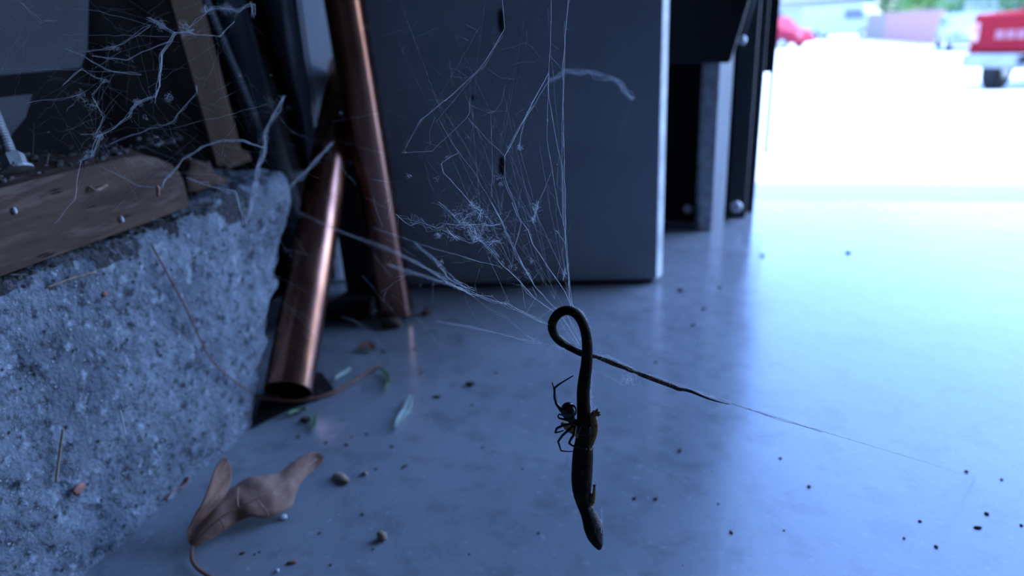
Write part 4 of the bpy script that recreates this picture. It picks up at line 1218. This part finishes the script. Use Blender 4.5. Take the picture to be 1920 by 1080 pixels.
# fence: boards between the white van and the bush
fa, fb = on_ground(1622, 74), on_ground(1762, 86)
n = 44
t = thing('fence', tuple((fa + fb) / 2), 'mauve and tan board fence in front of the green trees', 'fence')
dv = (fb - fa); L = dv.length; dv.normalize(); nv = Vector((-dv.y, dv.x, 0))
for i in range(n):
    f0, f1 = i / n, (i + 0.94) / n
    a, c = fa.lerp(fb, f0), fa.lerp(fb, f1)
    base = gz((a.y + c.y) / 2) + .02
    h = 1.60 + .05 * noise.noise(Vector((i * 1.7, 0, 0)))
    b = MB()
    off = nv * (.02 * (i % 2))
    vs = [a + off, c + off, c + off + nv * .03, a + off + nv * .03]
    vs = [Vector((v.x, v.y, base)) for v in vs] + [Vector((v.x, v.y, base + h)) for v in vs]
    b.add(vs, [(3,2,1,0),(4,5,6,7),(0,1,5,4),(1,2,6,5),(2,3,7,6),(3,0,4,7)])
    b.build('board', M['tanfence'] if i < n * .30 else M['pinkfence'], parent=t)

def tree(px, py, h, rx, m, label, name='tree'):
    p = on_ground(px, py)
    t = thing(name, tuple(p), label, 'tree', 'trees beyond the fence')
    b = MB(); b.tube([p, p + Vector((.1, 0, h * .35)), p + Vector((0, .1, h * .7))], [.22, .17, .08], 10); b.build('trunk', M['bark'], parent=t, smooth=True)
    tr = random.Random(int(px))
    b = MB()
    blobs = [(Vector((tr.uniform(-.6, .6) * rx, tr.uniform(-.6, .6) * rx, h * tr.uniform(.35, .85))), rx * tr.uniform(.45, .7)) for _ in range(9)]
    for _ in range(3600):
        c, r = blobs[tr.randrange(len(blobs))]
        d = Vector((tr.gauss(0, 1), tr.gauss(0, 1), tr.gauss(0, 1))).normalized() * r * tr.uniform(.55, 1.05)
        q = p + c + d
        u = Vector((tr.gauss(0, 1), tr.gauss(0, 1), tr.gauss(0, 1))).normalized(); v = u.orthogonal().normalized()
        s = tr.uniform(.10, .20)
        b.add([q - u * s, q + v * s * .5, q + u * s, q - v * s * .5], [(0, 1, 2, 3)])
    b.build('foliage', m, parent=t)
tree(1740, 66, 5.2, 1.9, M['foliage'], 'bright green leafy tree standing behind the mauve fence')
tree(1650, 60, 5.6, 2.0, M['foliage2'], 'blue-green tree behind the tan end of the fence')
tree(1905, 60, 6.0, 2.4, M['foliage2'], 'dark green tree behind the red pickup')

def house(p, heading, w, dp, h, label, wins, doors=()):
    Q = frame(p, heading)
    t = thing('house', tuple(p), label, 'house')
    b = MB(); b.box((-w / 2, 0, 0), (w / 2, dp, h), M=Q); b.build('walls', M['housewhite'], parent=t)
    b = MB(); b.prism([(-.6, h + .002), (dp / 2, h + 1.6), (dp + .6, h + .002)], 'x', -w / 2 - .5, w / 2 + .5, M=Q); b.build('roof', M['roof'], parent=t)
    for x0, x1, z0, z1 in wins:
        b = MB(); b.box((x0 - .08, -.05, z0 - .08), (x1 + .08, -.001, z1 + .08), M=Q); o = b.build('window', M['white'], parent=t)
        b = MB(); b.box((x0, -.07, z0), (x1, -.051, z1), M=Q); b.build('pane', M['glass'], parent=o)
    for x0, x1, z0, z1 in doors:
        b = MB(); b.box((x0, -.05, z0), (x1, -.001, z1), M=Q); b.build('garage_door', M['white'], parent=t)
q = on_ground(1500, 64)
house(q, R(-6), 13, 8, 3.0, 'white house across the street with a small dark window', [(1.2, 2.3, 1.25, 1.65), (-3.2, -1.8, .9, 2.1)], [(3.2, 5.6, 0, 2.2)])
q = on_ground(1850, 52)
house(q, R(20), 9, 7, 2.7, 'pale house partly hidden behind the red pickup and silver sedan', [(-3, -1.8, .9, 2.0), (1, 2.2, .9, 2.0)])
